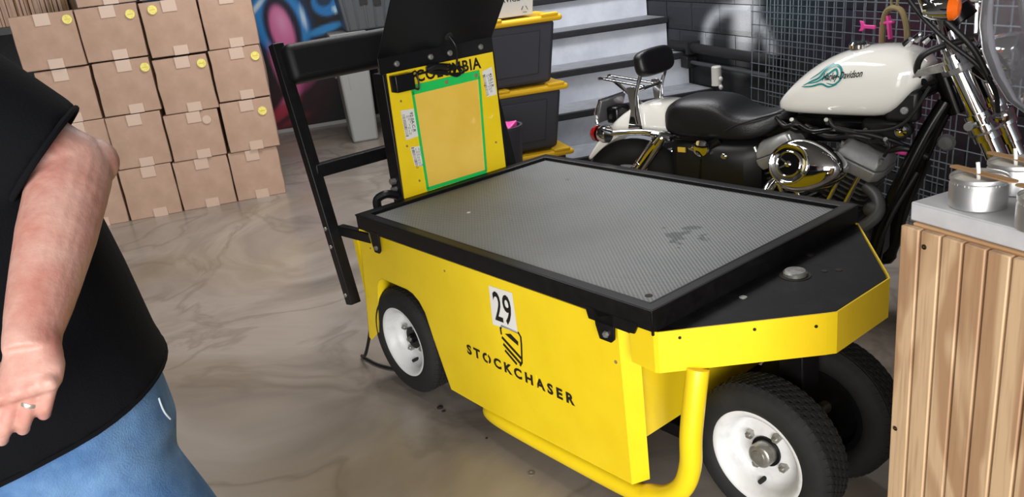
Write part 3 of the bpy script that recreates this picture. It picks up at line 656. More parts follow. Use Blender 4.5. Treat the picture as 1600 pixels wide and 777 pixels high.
# wheels: tyre, white rim, hub, lug nuts
def wheel(name, c, sgn, w_=.125, R=.203, hubcap=True):
    """sgn -1: outer face looks to -y"""
    g = empty(name, c); g.parent = cart
    ax = (0, sgn, 0); h = w_/2
    prof = [(.128, h*.72), (.134, h*.86), (.150, h*.98), (.170, h*1.0), (.186, h*.90), (.194, h*.80), (.199, h*.66), (R, h*.60)]
    gr = []
    for k in range(5):
        y0 = h*(.58-.29*k); gr += [(R, y0), (R-.001, y0-h*.03)] if k == 4 else [(R, y0), (R, y0-h*.20), (R-.006, y0-h*.215), (R-.006, y0-h*.275)]
    prof = prof + gr + [(r, -y) for r, y in reversed(prof)]
    ty = MB().lathe(prof, (0,0,0), ax, 64).build('tyre', 'rubber', g, angle=50)
    # staggered tread blocks standing proud of the crown
    tr = MB(); nb_ = 56
    for k in range(4):
        y0 = h*(.58-.29*k)-h*.10
        for i in range(nb_):
            a = 2*PI*(i+(.5 if k % 2 else 0))/nb_; da = 2*PI/nb_*.36; V = []
            for rr in (R-.004, R+.002):
                for (aa, yy) in ((a-da, -h*.10), (a+da*.4, -h*.10), (a+da, h*.02), (a+da*.4, h*.10), (a-da, h*.10), (a-da*.3, 0)):
                    V.append((rr*math.cos(aa), sgn*(y0+yy), rr*math.sin(aa)))
            tr.add(V, [tuple(range(6)), tuple(range(11, 5, -1))]+[(q, (q+1) % 6, 6+(q+1) % 6, 6+q) for q in range(6)])
    for i in range(nb_):    # shoulder lugs
        for sd in (1, -1):
            a = 2*PI*(i+.25)/nb_; da = 2*PI/nb_*.3; V = []
            for (rr, yy) in ((R+.001, h*.62*sd), (R-.007, h*.76*sd), (R-.012, h*.80*sd), (R-.010, h*.60*sd)):
                for aa in (a-da, a+da): V.append((rr*math.cos(aa), sgn*yy, rr*math.sin(aa)))
            tr.add(V, [(0,1,3,2),(2,3,5,4),(4,5,7,6),(6,7,1,0),(0,2,4,6),(1,7,5,3)])
    tr.build('tread', 'rubber', ty, smooth=False)
    rp = [(.128, h*.70), (.134, h*.80), (.134, h*.86), (.128, h*.88), (.122, h*.80), (.112, h*.66), (.106, h*.30), (.100, -h*.02), (.088, -h*.14), (.060, -h*.05), (.040, h*.06), (.001, h*.06)]
    rm = MB().lathe(rp, (0,0,0), ax, 56).build('rim', 'rim_white', g, angle=60)
    MB().lathe([(.128, -h*.7), (.112, -h*.7), (.100, -h*.2), (.03, -h*.15), (.001, -h*.15)], (0,0,0), ax, 40).build('rim_back', 'black_metal', g)  # inner rim face coloured black to stand in for its shade
    hb = MB(); hb.lathe([(.042, h*.04), (.042, h*.14), (.001, h*.14)], (0,0,0), ax, 28); hb.build('hub_seat', 'black_metal', g)
    if hubcap:
        MB().lathe([(.033, h*.1), (.033, h*.58), (.030, h*.64), (.022, h*.67), (.001, h*.67)], (0,0,0), ax, 28).build('hub_cap', 'steel', g, angle=50)
    else:
        MB().lathe([(.014, h*.1), (.014, h*.34), (.008, h*.36), (.008, h*.5), (.001, h*.5)], (0,0,0), ax, 14).build('axle_nut', 'steel', g)
    for k in range(4):
        a = PI/4+k*PI/2+.25; p = Vector((.058*math.cos(a), 0, .058*math.sin(a))); yv = Vector(ax)
        ln = MB(); ln.cyl(p-yv*h*.12, p+yv*h*.2, .0125, .0115, n=6); ln.cyl(p+yv*h*.14, p+yv*h*.30, .0055, n=8); ln.build('lug_nut', 'steel', g)
    v_ = MB(); p = Vector((.098*math.cos(-1.7), 0, .098*math.sin(-1.7))); v_.cyl(p-Vector(ax)*h*.1, p+Vector(ax)*h*.3, .007, .006, n=10); v_.build('valve_stem', 'rubber', g)
    return g
wheel('rear_wheel', (.128, .082, .2075), -1, hubcap=False)
wheel('rear_wheel', (.128, .838, .2075), 1, hubcap=False)
wheel('front_wheel', (1.49, .295, .2075), -1)
wheel('front_wheel', (1.49, .585, .2075), 1)
ax_ = MB(); ax_.cyl((1.49, .25, .2075), (1.49, .63, .2075), .018); ax_.build('front_axle', 'steel', cart)
MB().box((1.455, .40, .22), (1.525, .48, .60)).build('steering_column', 'black_metal', cart, bevel=.004)
MB().box((1.40, .36, .53), (1.60, .56, .60)).build('steering_mount', 'black_metal', cart, bevel=.004)
ax_ = MB(); ax_.cyl((.128, .06, .2075), (.128, .86, .2075), .018); ax_.build('rear_axle', 'black_metal', cart)
# console at the rear edge of the deck
MB().box((-.075, .205, .25), (-.004, .715, 1.15)).build('console_body', 'black_metal', cart, bevel=.004)
cp = MB().prism([(.208, .60), (.700, .60), (.703, 1.16), (.222, 1.16)], lambda x, y, h: (h, x, y), -.004, .001).build('console_panel', 'yellow_paint', cart)
SX = .0012
text('lettering', 'COLUMBIA', (SX, .489, 1.1195), (0, 1, 0), (0, 0, 1), .044, 'cut_dark', cp, width=.300, bold=.03, spacing=1.12)
# black folded sheet on top, leaning forward over the deck
br_ = MB(); P_ = [(.003, 1.150), (.004, 1.207), (.145, 1.392), (.215, 1.485)]
V = []
for (s_, z_) in P_: V += [(s_, .190, z_), (s_, .705, z_)]
br_.add(V, [(0, 1, 3, 2), (2, 3, 5, 4), (4, 5, 7, 6)])
hs = br_.build('hood_sheet', 'black_satin', cart, solid=.004, bevel=.004, smooth=False)
for t_ in (.264, .411, .498, .644):
    q = MB(); q.lathe([(.011, .004), (.010, .009), (.005, .011), (0, .011)], (.002, t_, 1.178), (1, 0, 0), 16); q.build('bolt', 'steel', hs)
q = MB(); q.lathe([(.017, 0), (.017, .004), (.010, .006), (.001, .006)], (.030, .485, 1.243), (.8, 0, -.58), 18); q.build('grommet', 'rubber', hs)
# cable looped below the sheet
cz = lambda *p: [(a, b, c+.025) for a, b, c in p]
MB().tube(cz((.034, .487, 1.215), (.05, .497, 1.18), (.03, .510, 1.13), (.022, .505, 1.10), (.02, .46, 1.095), (.022, .40, 1.115), (.02, .39, 1.10), (.024, .45, 1.085), (.024, .53, 1.075), (.022, .535, 1.095), (.022, .46, 1.105), (.025, .38, 1.112), (.027, .39, 1.128), (.028, .47, 1.115), (.026, .525, 1.085), (.026, .50, 1.068), (.026, .44, 1.095), (.022, .36, 1.105), (.018, .30, 1.095)), .0042, 8, sub=7).build('looped_cable', 'cord', cart)
MB().tube(cz((.026, .375, 1.112), (.032, .41, 1.120), (.032, .455, 1.11)), .011, 10, sub=5).build('cable_bundle', 'cord', cart)
MB().box((.001, .226, 1.082), (.045, .305, 1.142)).build('connector_box', 'black_satin', cart, bevel=.003)
MB().tube([(.03, .302, 1.135), (.03, .325, 1.14), (.028, .328, 1.08), (.028, .305, 1.086)], .003, 6, sub=4).build('connector_clip', 'cord', cart)
# document pouch with green edge
pch = MB().add([(.004, .316, 1.062), (.004, .616, 1.064), (.004, .594, .700), (.004, .316, .702)], [(0, 1, 2, 3)]).build('document_pouch', 'pouch_clear', cp, solid=.001, smooth=False)
gm = MB()
def gstrip(a, b, w_): gm.bar((.0052, *a), (.0052, *b), w_, .0018, up=(1, 0, 0))
gstrip((.309, 1.075), (.624, 1.077), .034); gstrip((.313, 1.07), (.314, .70), .010); gstrip((.620, 1.07), (.596, .70), .010); gstrip((.310, .700), (.598, .698), .014)
gm.build('pouch_border', 'pouch_green', pch if False else cp)
for t_ in (.335, .465, .605):
    q = MB(); q.lathe([(.008, 0), (.008, .0015), (.004, .002), (.004, .0005), (.001, .0005)], (.006, t_, 1.076), (1, 0, 0), 14); q.build('pouch_grommet', 'gold_paint', cp)
# printed white labels on the console (turned sideways)
def plabel(pts, lines):
    lb = MB().add([(SX+.0006, y, z) for y, z in pts], [(0, 1, 2, 3)]).build('paper_label', 'label_white', cp, smooth=False)
    c0 = Vector((sum(p[0] for p in pts)/4, sum(p[1] for p in pts)/4))
    ey = (Vector(pts[1])-Vector(pts[0])).normalized(); ez = (Vector(pts[0])-Vector(pts[3])).normalized()
    for (body, du, dv, hgt) in lines:
        p = c0+ey*du+ez*dv
        text('print', body, (SX+.0008, p.x, p.y), (0, ez.x*-1, ez.y*-1), (0, ey.x, ey.y), hgt, 'ink', cp, bold=.01)
    bars = MB()
    for k in range(16):
        wv = random.choice((.0012, .002, .003)); v = -.042+k*.0052
        p = c0+ez*v-ey*.020; a = p-ey*.006; b = p+ey*.006
        bars.bar((SX+.001, a.x, a.y), (SX+.001, b.x, b.y), wv, .0003, up=(1, 0, 0))
    bars.build('barcode', 'ink', cp)
    fine = MB()     # rows of print too small to read
    for r_ in range(3):
        for k in range(7):
            if random.random() < .75:
                p = c0+ez*(-.035+.0105*k)+ey*(.004-.006*r_); a = p-ez*.004; b = p+ez*.004
                fine.bar((SX+.001, a.x, a.y), (SX+.001, b.x, b.y), .0018, .0003, up=(1, 0, 0))
    fine.build('fine_print', 'ink_grey', cp)
plabel([(.252, 1.012), (.308, 1.008), (.312, .905), (.256, .902)], (('92.0A.C.R', .014, .005, .013),))
plabel([(.268, .872), (.326, .868), (.335, .782), (.275, .800)], (('TA 02', .014, .01, .012),))
plabel([(.640, 1.085), (.690, 1.095), (.697, .985), (.648, .985)], (('42.0.1.R', .012, .005, .012),))
for (y, z) in ((.26, 1.045), (.285, .74), (.665, .80), (.255, .88), (.645, 1.03)):
    q = MB(); disc(q, (SX-.0005, y, z), (1, 0, 0), .0045, .002, 10); q.build('screw', 'gold_paint', cp)
for (z, r) in ((.755, .012), (.725, .010)):
    q = MB(); q.cyl((-.04, .206, z), (-.04, .185, z), r, n=6); q.build('hinge_bolt', 'steel', cart)
MB().tube([(-.03, .20, .70), (-.04, .16, .715), (-.06, .13, .70), (-.05, .12, .67)], .016, 8, sub=4).build('latch', 'black_satin', cart)
# leaning rear frame with padded top bar
for t_ in (.0, .90):
    MB().bar((-.378, t_, 1.285), (-.153, t_, .30), .045, .045, up=(0, 1, 0)).build('rear_post', 'black_metal', cart, bevel=.004)
MB().box((-.055, -.0, -.072), (.055, .90, .072), Matrix.Translation((-.345, .0, 1.205)) @ Matrix.Rotation(math.radians(-12), 4, 'Y')).build('padded_bar', 'pad_black', cart, bevel=.028, seg=4)
MB().bar((-.265, .0, .815), (-.265, .90, .815), .04, .05).build('cross_bar', 'black_metal', cart, bevel=.004)
MB().bar((-.20, .03, .585), (.04, .03, .60), .03, .04).build('stay', 'black_metal', cart, bevel=.004)
MB().bar((-.20, .87, .585), (.04, .87, .60), .03, .04).build('stay', 'black_metal', cart, bevel=.004)
MB().bar((-.130, .05, .56), (-.112, .05, .30), .03, .012, up=(0, 1, 0)).build('post_bracket', 'yellow_paint', cart)
MB().bar((-.130, .85, .56), (-.112, .85, .30), .03, .012, up=(0, 1, 0)).build('post_bracket', 'yellow_paint', cart)
MB().box((-.33, .30, .15), (-.10, .62, .18)).build('operator_step', 'black_plate', cart)
for z in (.60, .53, .34):
    xx = -.378+(1.285-z)/.985*.225; q = MB(); q.lathe([(.009, 0), (.008, .005), (.001, .006)], (xx, -.022, z), (0, -1, 0), 12); q.build('bolt', 'steel', cart)
MB().tube([(-.09, .04, .30), (-.12, .03, .18), (-.20, .03, .05), (-.28, .05, .008), (-.22, .05, .007), (-.15, .055, .007), (-.07, .08, .007), (.02, .13, .007)], .0065, 8, sub=6).build('charging_cord', 'cord', cart)

# small things on the floor
def fpt(s_, t_): 
    c, s2 = math.cos(math.radians(-52.457)), math.sin(math.radians(-52.457)); return (-.541+s_*c-t_*s2, 2.807+s_*s2+t_*c, 0)
o = MB().lathe([(.006, 0), (.011, 0), (.011, .002), (.006, .002)], (0, 0, 0), (0, 0, 1), 20, closed=True).build('washer', 'steel'); o.location = fpt(.858, -.008); tag(o, 'small bright steel washer lying on floor below the side panel', 'washer')
for k, (s_, t_, r, lab) in enumerate(((.315, .03, .012, 'larger dark clump of dirt on floor beside the rear wheel'), (.345, .025, .008, 'smaller dark clump of dirt on floor beside the rear wheel'), (.60, .02, .005, 'tiny dark crumb on floor under the panel'))):
    mm = MB(); mm.ball((0, 0, r*.3), (r, r*.8, r*.35), 9, 6); o = mm.build('dirt_clump', 'debris'); o.location = fpt(s_, t_); tag(o, lab, 'debris', 'floor debris')

# ================================================================== THE MOTORCYCLE (local x = forward, y = left; R() takes distance to the right)
bike = empty('motorcycle', (.70, 3.54, 0), math.radians(-44), 'white motorcycle with black seat, chrome backrest and teal tank emblem beside the cart', 'motorcycle')
def R_(x, yr, z): return (x, -yr, z)
def sup(x, w_, zb, zt, e=.7, n=28, eb=.5):
    out = []; zm, h = (zb+zt)/2, (zt-zb)/2
    for j in range(n):
        a = 2*PI*j/n; c, s_ = math.cos(a), math.sin(a); ee = e if s_ > 0 else eb
        out.append((x, w_*math.copysign(abs(c)**ee, c), zm+h*math.copysign(abs(s_)**ee, s_)))
    return out
# tank
TK = [(0.570, .018, .815, .845), (0.592, .045, .808, .872), (0.632, .072, .806, .915), (0.692, .098, .806, .968), (0.772, .120, .807, 1.018), (0.852, .135, .808, 1.045), (0.922, .142, .809, 1.056), (0.992, .142, .811, 1.056), (1.032, .138, .84, 1.050), (1.067, .128, .885, 1.036), (1.097, .105, .925, 1.012), (1.112, .07, .955, .99)]
def tk(x):
    for i in range(len(TK)-1):
        if TK[i][0] <= x <= TK[i+1][0]:
            q = (x-TK[i][0])/(TK[i+1][0]-TK[i][0]); return [TK[i][k]+(TK[i+1][k]-TK[i][k])*q for k in range(4)]
tank = MB().loft([sup(*r, e=.85, eb=.55, n=40) for r in TK]).build('fuel_tank', 'pearl_white', bike, subsurf=1)
MB().lathe([(.035, 0), (.035, .012), (.028, .02), (.001, .022)], (.87, -.02, 1.046), (0, 0, 1), 24).build('tank_cap', 'chrome', bike)
def on_tank(x, z, lift=.0012):
    _, w_, zb, zt = tk(x); zm, h = (zb+zt)/2, (zt-zb)/2; s_ = (z-zm)/h; ee = .85 if s_ > 0 else .55
    sn = min(.999, abs(s_))**(1/ee); c = math.sqrt(max(0, 1-sn*sn)); return (x, -(w_*c**ee+lift), z)
def tank_stroke(mb, pts, w0, w1=None, sub=8):
    P = crom([(x, 0, z) for x, z in pts], sub); n = len(P); V = []
    for i, p in enumerate(P):
        t = (P[min(i+1, n-1)]-P[max(i-1, 0)]).normalized(); nn = Vector((-t.z, 0, t.x)); q = i/(n-1); w_ = (w0*(math.sin(PI*q)**.6)+.0006) if w1 is None else w0+(w1-w0)*q
        for sg in (-1, 1): k = p+nn*sg*w_/2; V.append(on_tank(k.x, k.z))
    mb.add(V, [(2*i, 2*i+2, 2*i+3, 2*i+1) for i in range(n-1)])
em = MB()
tank_stroke(em, [(0.698, .921), (0.731, .938), (0.766, .955), (0.791, .985), (0.824, .999), (0.848, .985), (0.850, .955), (0.826, .934), (0.796, .938)], 0.0086)
tank_stroke(em, [(0.692, .917), (0.736, .922), (0.776, .933), (0.806, .925), (0.838, .935)], 0.0065)
tank_stroke(em, [(0.724, .945), (0.761, .968), (0.786, .99), (0.811, 1.004)], 0.0043)
tank_stroke(em, [(0.766, .945), (0.796, .965), (0.826, .985), (0.836, .965), (0.816, .955)], 0.0072)
tank_stroke(em, [(0.716, .930), (0.756, .939), (0.791, .955), (0.816, .945)], 0.0043)
em.build('wing_emblem', 'teal_paint', tank)
# script lettering on the tank, built from the letters then laid on its curved side
tx = text('lettering', 'Harley-Davidson', (.853, 0, .963), (1, 0, .13), (0, 0, 1), .032, 'ink', tank, width=.150, bold=.02, shear=.35)
for v in tx.data.vertices: v.co = on_tank(v.co.x, v.co.z, .002)
# seat
ST = [(.095, .09, .725, .80), (.115, .118, .705, .838), (.16, .132, .695, .858), (.24, .138, .692, .864), (.32, .138, .692, .862), (.375, .14, .694, .845), (.415, .14, .697, .812), (.46, .138, .70, .800), (.51, .125, .705, .800), (.56, .095, .725, .812), (.60, .065, .765, .826), (.63, .04, .79, .836)]
seat = MB().loft([sup(*r, e=.6, eb=.45) for r in ST]).build('seat', 'leather', bike, subsurf=1)
MB().tube([R_(.40, .143, .745), R_(.46, .137, .775), R_(.53, .115, .795), R_(.60, .065, .81)], .004, 6, sub=4).build('seat_piping', 'leather', seat)
# rear fender
FT = [(.14, .835), (.05, .842), (-.05, .825), (-.14, .78), (-.22, .715), (-.29, .64), (-.345, .562)]; FB = [(.14, .70), (.05, .712), (-.05, .712), (-.12, .690), (-.19, .655), (-.26, .606), (-.318, .552)]
rings = []
for (xt, zt), (xb, zb) in zip(FT, FB):
    q = []
    for j in range(13):
        a = PI*j/12; c, s_ = math.cos(a), math.sin(a); k = s_**.6
        q.append((xb+(xt-xb)*k, -.085*math.copysign(abs(c)**.5, c), zb+(zt-zb)*k))
    rings.append(q)
MB().loft(rings, cap=False, closed=False).build('rear_fender', 'pearl_white', bike, solid=.004, subsurf=1)
# fender strut, turn signals, shock
for s_ in (1, -1):
    q = MB(); q.tube([R_(-.135, .165*s_, .712), R_(.0, .125*s_, .716), R_(.115, .135*s_, .716)], .013, 12).build('fender_strut', 'chrome', bike)
    sg = empty('turn_signal'); sg.parent = bike
    MB().lathe([(.001, -.040), (.020, -.034), (.034, -.014), (.039, .006), (.039, .026), (.036, .029), (.001, .029)][::-1], R_(-.155, .19*s_, .715), (1, 0, 0), 22).build('signal_housing', 'chrome', sg)
    MB().lathe([(.036, .0), (.035, .016), (.024, .030), (.001, .034)], R_(-.180, .19*s_, .715), (-1, 0, 0), 22).build('signal_lens', 'red_lens', sg)
    MB().tube([R_(-.145, .19*s_, .715), R_(-.135, .14*s_, .712)], .009, 10).build('signal_stem', 'chrome', sg)
    sh = empty('shock_absorber'); sh.parent = bike
    top = Vector(R_(.118, .165*s_, .705)); bot = Vector(R_(-.14, .165*s_, .38)); dr = (bot-top)
    MB().cyl(top+dr*.06, top+dr*.42, .030, .031).build('shock_cover', 'chrome', sh)
    MB().cyl(top-dr*.02, top+dr*.07, .020, .030).build('shock_collar', 'chrome', sh)
    MB().cyl(top, bot, .012).build('shock_rod', 'steel', sh)
    x, y, a = frame_from(dr); N_ = 9*14
    MB().tube([top+dr*(.36+.5*i/N_)+x*.030*math.cos(2*PI*i/14)+y*.030*math.sin(2*PI*i/14) for i in range(N_+1)], .0058, 6).build('shock_spring', 'chrome', sh)
    MB().lathe([(.020, -.01), (.020, .012), (.012, .018), (.001, .018)], R_(.118, .165*s_, .705), (0, -s_, 0), 16).build('shock_bolt', 'chrome', sh)
    MB().tube([R_(.07, .15*s_, .715), R_(.13, .155*s_, .712), R_(.165, .15*s_, .705)], [.014, .02, .015], 10).build('strut_bracket', 'chrome', bike)
# backrest, rack
for s_ in (1, -1):
    MB().tube([R_(-.035, .095*s_, .745), R_(-.04, .098*s_, .80), R_(-.03, .10*s_, .88), R_(-.005, .10*s_, .955), R_(.0, .085*s_, 1.02)], .0085, 10, sub=5).build('backrest_upright', 'chrome', bike)
    MB().prism([(-.085, .72), (-.01, .72), (-.022, .80), (-.024, .875), (-.045, .905), (-.080, .90), (-.066, .80)], lambda x, y, h, s_=s_: (x, -s_*.097+h, y), -.003, .003).build('backrest_side_plate', 'chrome', bike, bevel=.001)
MB().tube([R_(-.03, .10, .888), R_(-.03, -.10, .888)], .008, 10).build('backrest_crossbar', 'chrome', bike)
pM = Matrix.Rotation(math.radians(-12), 3, 'Y')
pr2 = []
for (dx, k) in ((-.026, .80), (-.022, .94), (-.008, 1.0), (.012, 1.0), (.024, .93), (.029, .75)):
    q = []
    for j in range(28):
        a = 2*PI*j/28; c, s_ = math.cos(a), math.sin(a); q.append(Vector((.002, 0, .998)) + pM @ Vector((dx*1.1, .130*k*math.copysign(abs(c)**.55, c), .058*k*math.copysign(abs(s_)**.6, s_))))
    pr2.append(q)
MB().loft(pr2).build('backrest_pad', 'leather', bike, subsurf=1)
for yr in (-.04, .04): MB().bar(R_(-.27, yr*.9, .928), R_(-.03, yr, .895), .018, .008).build('rack_rail', 'chrome', bike, bevel=.002)
for x in (-.26,): MB().bar(R_(x, -.045, .928-(x+.3)*.13), R_(x, .045, .928-(x+.3)*.13), .016, .006).build('rack_crossbar', 'chrome', bike, bevel=.002)
MB().bar(R_(-.22, .0, .915), R_(-.06, .0, .80), .016, .01).build('rack_stay', 'chrome', bike)
# number plate holder and tail lamp
pl = MB().box((-.008, -.095, -.055), (.008, .095, .055), Matrix.Translation((-.245, 0, .785)) @ Matrix.Rotation(math.radians(18), 4, 'Y')).build('plate_holder', 'number_plate', bike, bevel=.004)
MB().tube([(-.250, -.098, .735), (-.262, -.098, .78), (-.232, -.098, .842), (-.232, .098, .842), (-.262, .098, .78), (-.25, .098, .735)], .004, 6).build('plate_frame', 'chrome', bike)
MB().box((-.235, -.05, .725), (-.17, .05, .80)).build('tail_lamp', 'black_gloss', bike, bevel=.012)
for i, zz in enumerate((.80, .775, .755)): MB().box((-.2425+.008*i, .04-.1*i*.4, zz-.008), (-.2385+.008*i, .07, zz+.006)).build('plate_embossing', 'steel', bike)
# wheels
def moto_wheel(nm, cx, Rw, wt):
    g = empty(nm, (cx, 0, Rw)); g.parent = bike; r1 = Rw-wt*.5
    pr = [(r1+wt*.5*math.cos(a)*1.0, wt*.5*math.sin(a)) for a in [(-2.2+4.4*i/16) for i in range(17)]]
    MB().lathe(pr, (0, 0, 0), (0, 1, 0), 56).build('tyre', 'rubber', g)
    MB().lathe([(r1-.04, -.03), (r1-.012, -.04), (r1-.012, .04), (r1-.04, .03)], (0, 0, 0), (0, 1, 0), 48, closed=True).build('rim', 'alu', g)
    MB().cyl((0, -.07, 0), (0, .07, 0), .04).build('hub', 'alu', g)
    for k in range(9):
        a = 2*PI*k/9; MB().bar((.03*math.cos(a), 0, .03*math.sin(a)), ((r1-.03)*math.cos(a), 0, (r1-.03)*math.sin(a)), .02, .022, up=(0, 1, 0)).build('spoke', 'alu', g)
    MB().lathe([(.09, -.075), (.145, -.075), (.145, -.07), (.09, -.07)], (0, 0, 0), (0, 1, 0), 40, closed=True).build('brake_disc', 'steel', g)
    return g
moto_wheel('rear_wheel', -.12, .325, .135); moto_wheel('front_wheel', 1.545, .325, .10)
fr_ = []
for k in range(15):
    a = math.radians(28+118*k/14); q = []
    for m2 in range(11):
        b = PI*m2/10; rr = .335+.022*math.sin(b)**.6; q.append((1.545+rr*math.cos(a), -.068*math.copysign(abs(math.cos(b))**.6, math.cos(b)), .325+rr*math.sin(a)-(.03*(1-math.sin(b)))))
    fr_.append(q)
MB().loft(fr_, cap=False, closed=False).build('front_fender', 'pearl_white', bike, solid=.004)
# frame
def ft(nm, pts, r=.017, sub=4, m='black_gloss', n=12): return MB().tube(pts, r, n, sub=sub).build(nm, m, bike)
ft('frame_backbone', [(.35, 0, .72), (.65, 0, .77), (.95, 0, .83), (1.14, 0, .92)], .025)
for s_ in (1, -1):
    ft('frame_downtube', [R_(1.165, .025*s_, .86), R_(1.12, .055*s_, .76), R_(1.06, .085*s_, .60), R_(1.0, .10*s_, .42), R_(.97, .11*s_, .25), R_(.90, .11*s_, .20), R_(.40, .12*s_, .20), R_(.28, .12*s_, .28), R_(.30, .12*s_, .62), R_(.36, .10*s_, .70)], .026, 5)
    ft('frame_rail', [R_(.36, .10*s_, .70), R_(.15, .11*s_, .70), R_(-.02, .10*s_, .71)], .014)
    ft('swingarm', [R_(.34, .12*s_, .34), R_(.1, .13*s_, .34), R_(-.14, .14*s_, .325)], .02)
    ft('lower_cable', [R_(1.10, .07*s_, .62), R_(1.03, .12*s_, .45), R_(.99, .13*s_, .30)], .009, 4, 'cord')
MB().cyl((1.135, 0, .98), (1.20, 0, .82), .036).build('steering_head', 'black_gloss', bike)
# side covers, oil tank, battery area below the seat
MB().loft([sup(x, w_, zb, zt, .5, 24, .5) for (x, w_, zb, zt) in ((.12, .08, .52, .68), (.17, .13, .46, .695), (.32, .15, .43, .695), (.48, .145, .42, .70), (.535, .10, .46, .70))]).build('oil_tank', 'black_engine', bike)
MB().lathe([(.035, 0), (.033, .012), (.015, .018), (.001, .018)], R_(.30, .148, .672), (0, -1, 0), 24).build('side_badge', 'chrome', bike)
MB().ball(R_(.285, .152, .668), (.045, .006, .014), 16, 8).build('side_trim', 'chrome', bike)
MB().box((.19, -.150, .648), (.225, -.144, .668)).build('side_sticker', 'badge_gold', bike)
MB().ball(R_(.40, .150, .645), (.016, .008, .013), 12, 8).build('side_bolt', 'chrome', bike)
# engine
MB().loft([sup(x, w_, zb, zt, .4, 24, .4) for (x, w_, zb, zt) in ((.45, .10, .24, .42), (.50, .14, .21, .46), (.75, .16, .20, .47), (.92, .15, .22, .44), (.97, .10, .26, .38))]).build('crankcase', 'alu_fin', bike)
def cylinder(sg, nm):
    ang = math.radians(22.5)*sg; ax = Vector((math.sin(ang), 0, math.cos(ang))); px = Vector((math.cos(ang), 0, -math.sin(ang))); O = Vector((.755, 0, .30))
    c = empty(nm); c.parent = bike
    MB().cyl(O+ax*.10, O+ax*.37, .055).build('barrel', 'black_engine', c)
    for k in range(8):
        h = .15+k*.022; w_ = .082 if k < 6 else .088
        V = [O+ax*(h+dz)+px*dx*w_+Vector((0, 1, 0))*dy*w_ for dz in (0, .007) for dx, dy in ((-1, -.75), (-.75, -1), (.75, -1), (1, -.75), (1, .75), (.75, 1), (-.75, 1), (-1, .75))]
        MB().add(V, [tuple(range(7, -1, -1)), tuple(range(8, 16))]+[(i, (i+1) % 8, 8+(i+1) % 8, 8+i) for i in range(8)]).build('fin', 'alu_fin' , c)
    # rocker cover: stepped box with sloping shoulders
    def rk(h, a, b): return [O+ax*h+px*dx*a+Vector((0, 1, 0))*dy*b for dx, dy in ((-1, -.6), (-.8, -1), (.8, -1), (1, -.6), (1, .6), (.8, 1), (-.8, 1), (-1, .6))]
    MB().loft([rk(.325, .088, .098), rk(.35, .098, .108), rk(.372, .098, .108)]).build('rocker_base', 'alu', c, bevel=.004)
    MB().loft([rk(.374, .094, .104), rk(.395, .092, .10), rk(.425, .072, .075), rk(.432, .06, .062)]).build('rocker_cover', 'alu', c, bevel=.005)
    for k in range(6): MB().cyl(O+ax*.418+px*(.0)+Vector((.004*k-.01, -.050-.0*k, -.004*k))+px*(-.04+.014*k), O+ax*.430+px*(-.04+.014*k)+Vector((0, -.052, 0)), .0055, n=8).build('cover_rib', 'alu', c)
    for k in (-1, 1):
        p = O+ax*.40+px*.075*k+Vector((0, -.085, 0)); MB().cyl(p, p+ax*.022, .007, n=8).build('cover_bolt', 'steel', c)
    for k in (-1, 1):
        MB().cyl(O+ax*.06+px*.03*k+Vector((0, -.115, 0)), O+ax*.33+px*.03*k+Vector((0, -.09, 0)), .010).build('pushrod_tube', 'chrome', c)
    return c
cylinder(1, 'front_cylinder'); rc_ = cylinder(-1, 'rear_cylinder'); rc_.location = (-.01, -.03, .022)
# air cleaner: egg-shaped chrome cover with rings and round badge
ac = empty('air_cleaner'); ac.parent = bike
def egg(k, yr, dx=0.):
    out = []
    for j in range(48):
        a = 2*PI*j/48; c, s_ = math.cos(a), math.sin(a); rx = .10 if c < 0 else .165
        rz = .098*(1 if c < 0 else (1-.22*c*c)); out.append(R_(.735+dx+rx*k*c, yr, .648+rz*k*s_))
    return out
MB().loft([egg(.97, .15), egg(1.0, .17), egg(1.0, .215), egg(.985, .232), egg(.94, .246), egg(.84, .258), egg(.6, .268), egg(.3, .272), egg(.02, .273)]).build('cover', 'chrome', ac, angle=70)
def ringm(nm, c, rr, th, yr, m='chrome'):
    MB().tube([R_(c[0]+rr*math.cos(2*PI*i/40), yr, c[1]+rr*math.sin(2*PI*i/40)) for i in range(40)], th, 8, closed=True).build(nm, m, ac)
CC = (.722, .650)
MB().lathe([(.072, .0), (.072, .010), (.066, .016), (.060, .012), (.001, .010)], R_(CC[0], .262, CC[1]), (0, -1, 0), 44).build('raised_disc', 'chrome', ac, angle=50)
ringm('outer_ring', CC, .070, .005, .276); ringm('inner_ring', CC, .044, .004, .276)
MB().lathe([(.040, 0), (.038, .004), (.001, .004)], R_(CC[0], .272, CC[1]), (0, -1, 0), 36).build('badge', 'black_gloss', ac)
for k in (0, 3): 
    a = 2.6+.35*k; MB().bar(R_(CC[0]+.012*math.cos(a), .278, CC[1]+.012*math.sin(a)), R_(CC[0]+.034*math.cos(a), .278, CC[1]+.034*math.sin(a)), .006, .003, up=(0, 1, 0)).build('badge_ray', 'chrome', ac)
MB().lathe([(.012, 0), (.011, .006), (.005, .008), (.004, .003), (.001, .003)], R_(CC[0], .276, CC[1]), (0, -1, 0), 20).build('centre_bolt', 'chrome', ac)
ac.rotation_euler = (math.radians(-17), 0, 0); ac.location = Vector((0, -.2, .65)) - Matrix.Rotation(math.radians(-17), 3, 'X') @ Vector((0, -.2, .65))
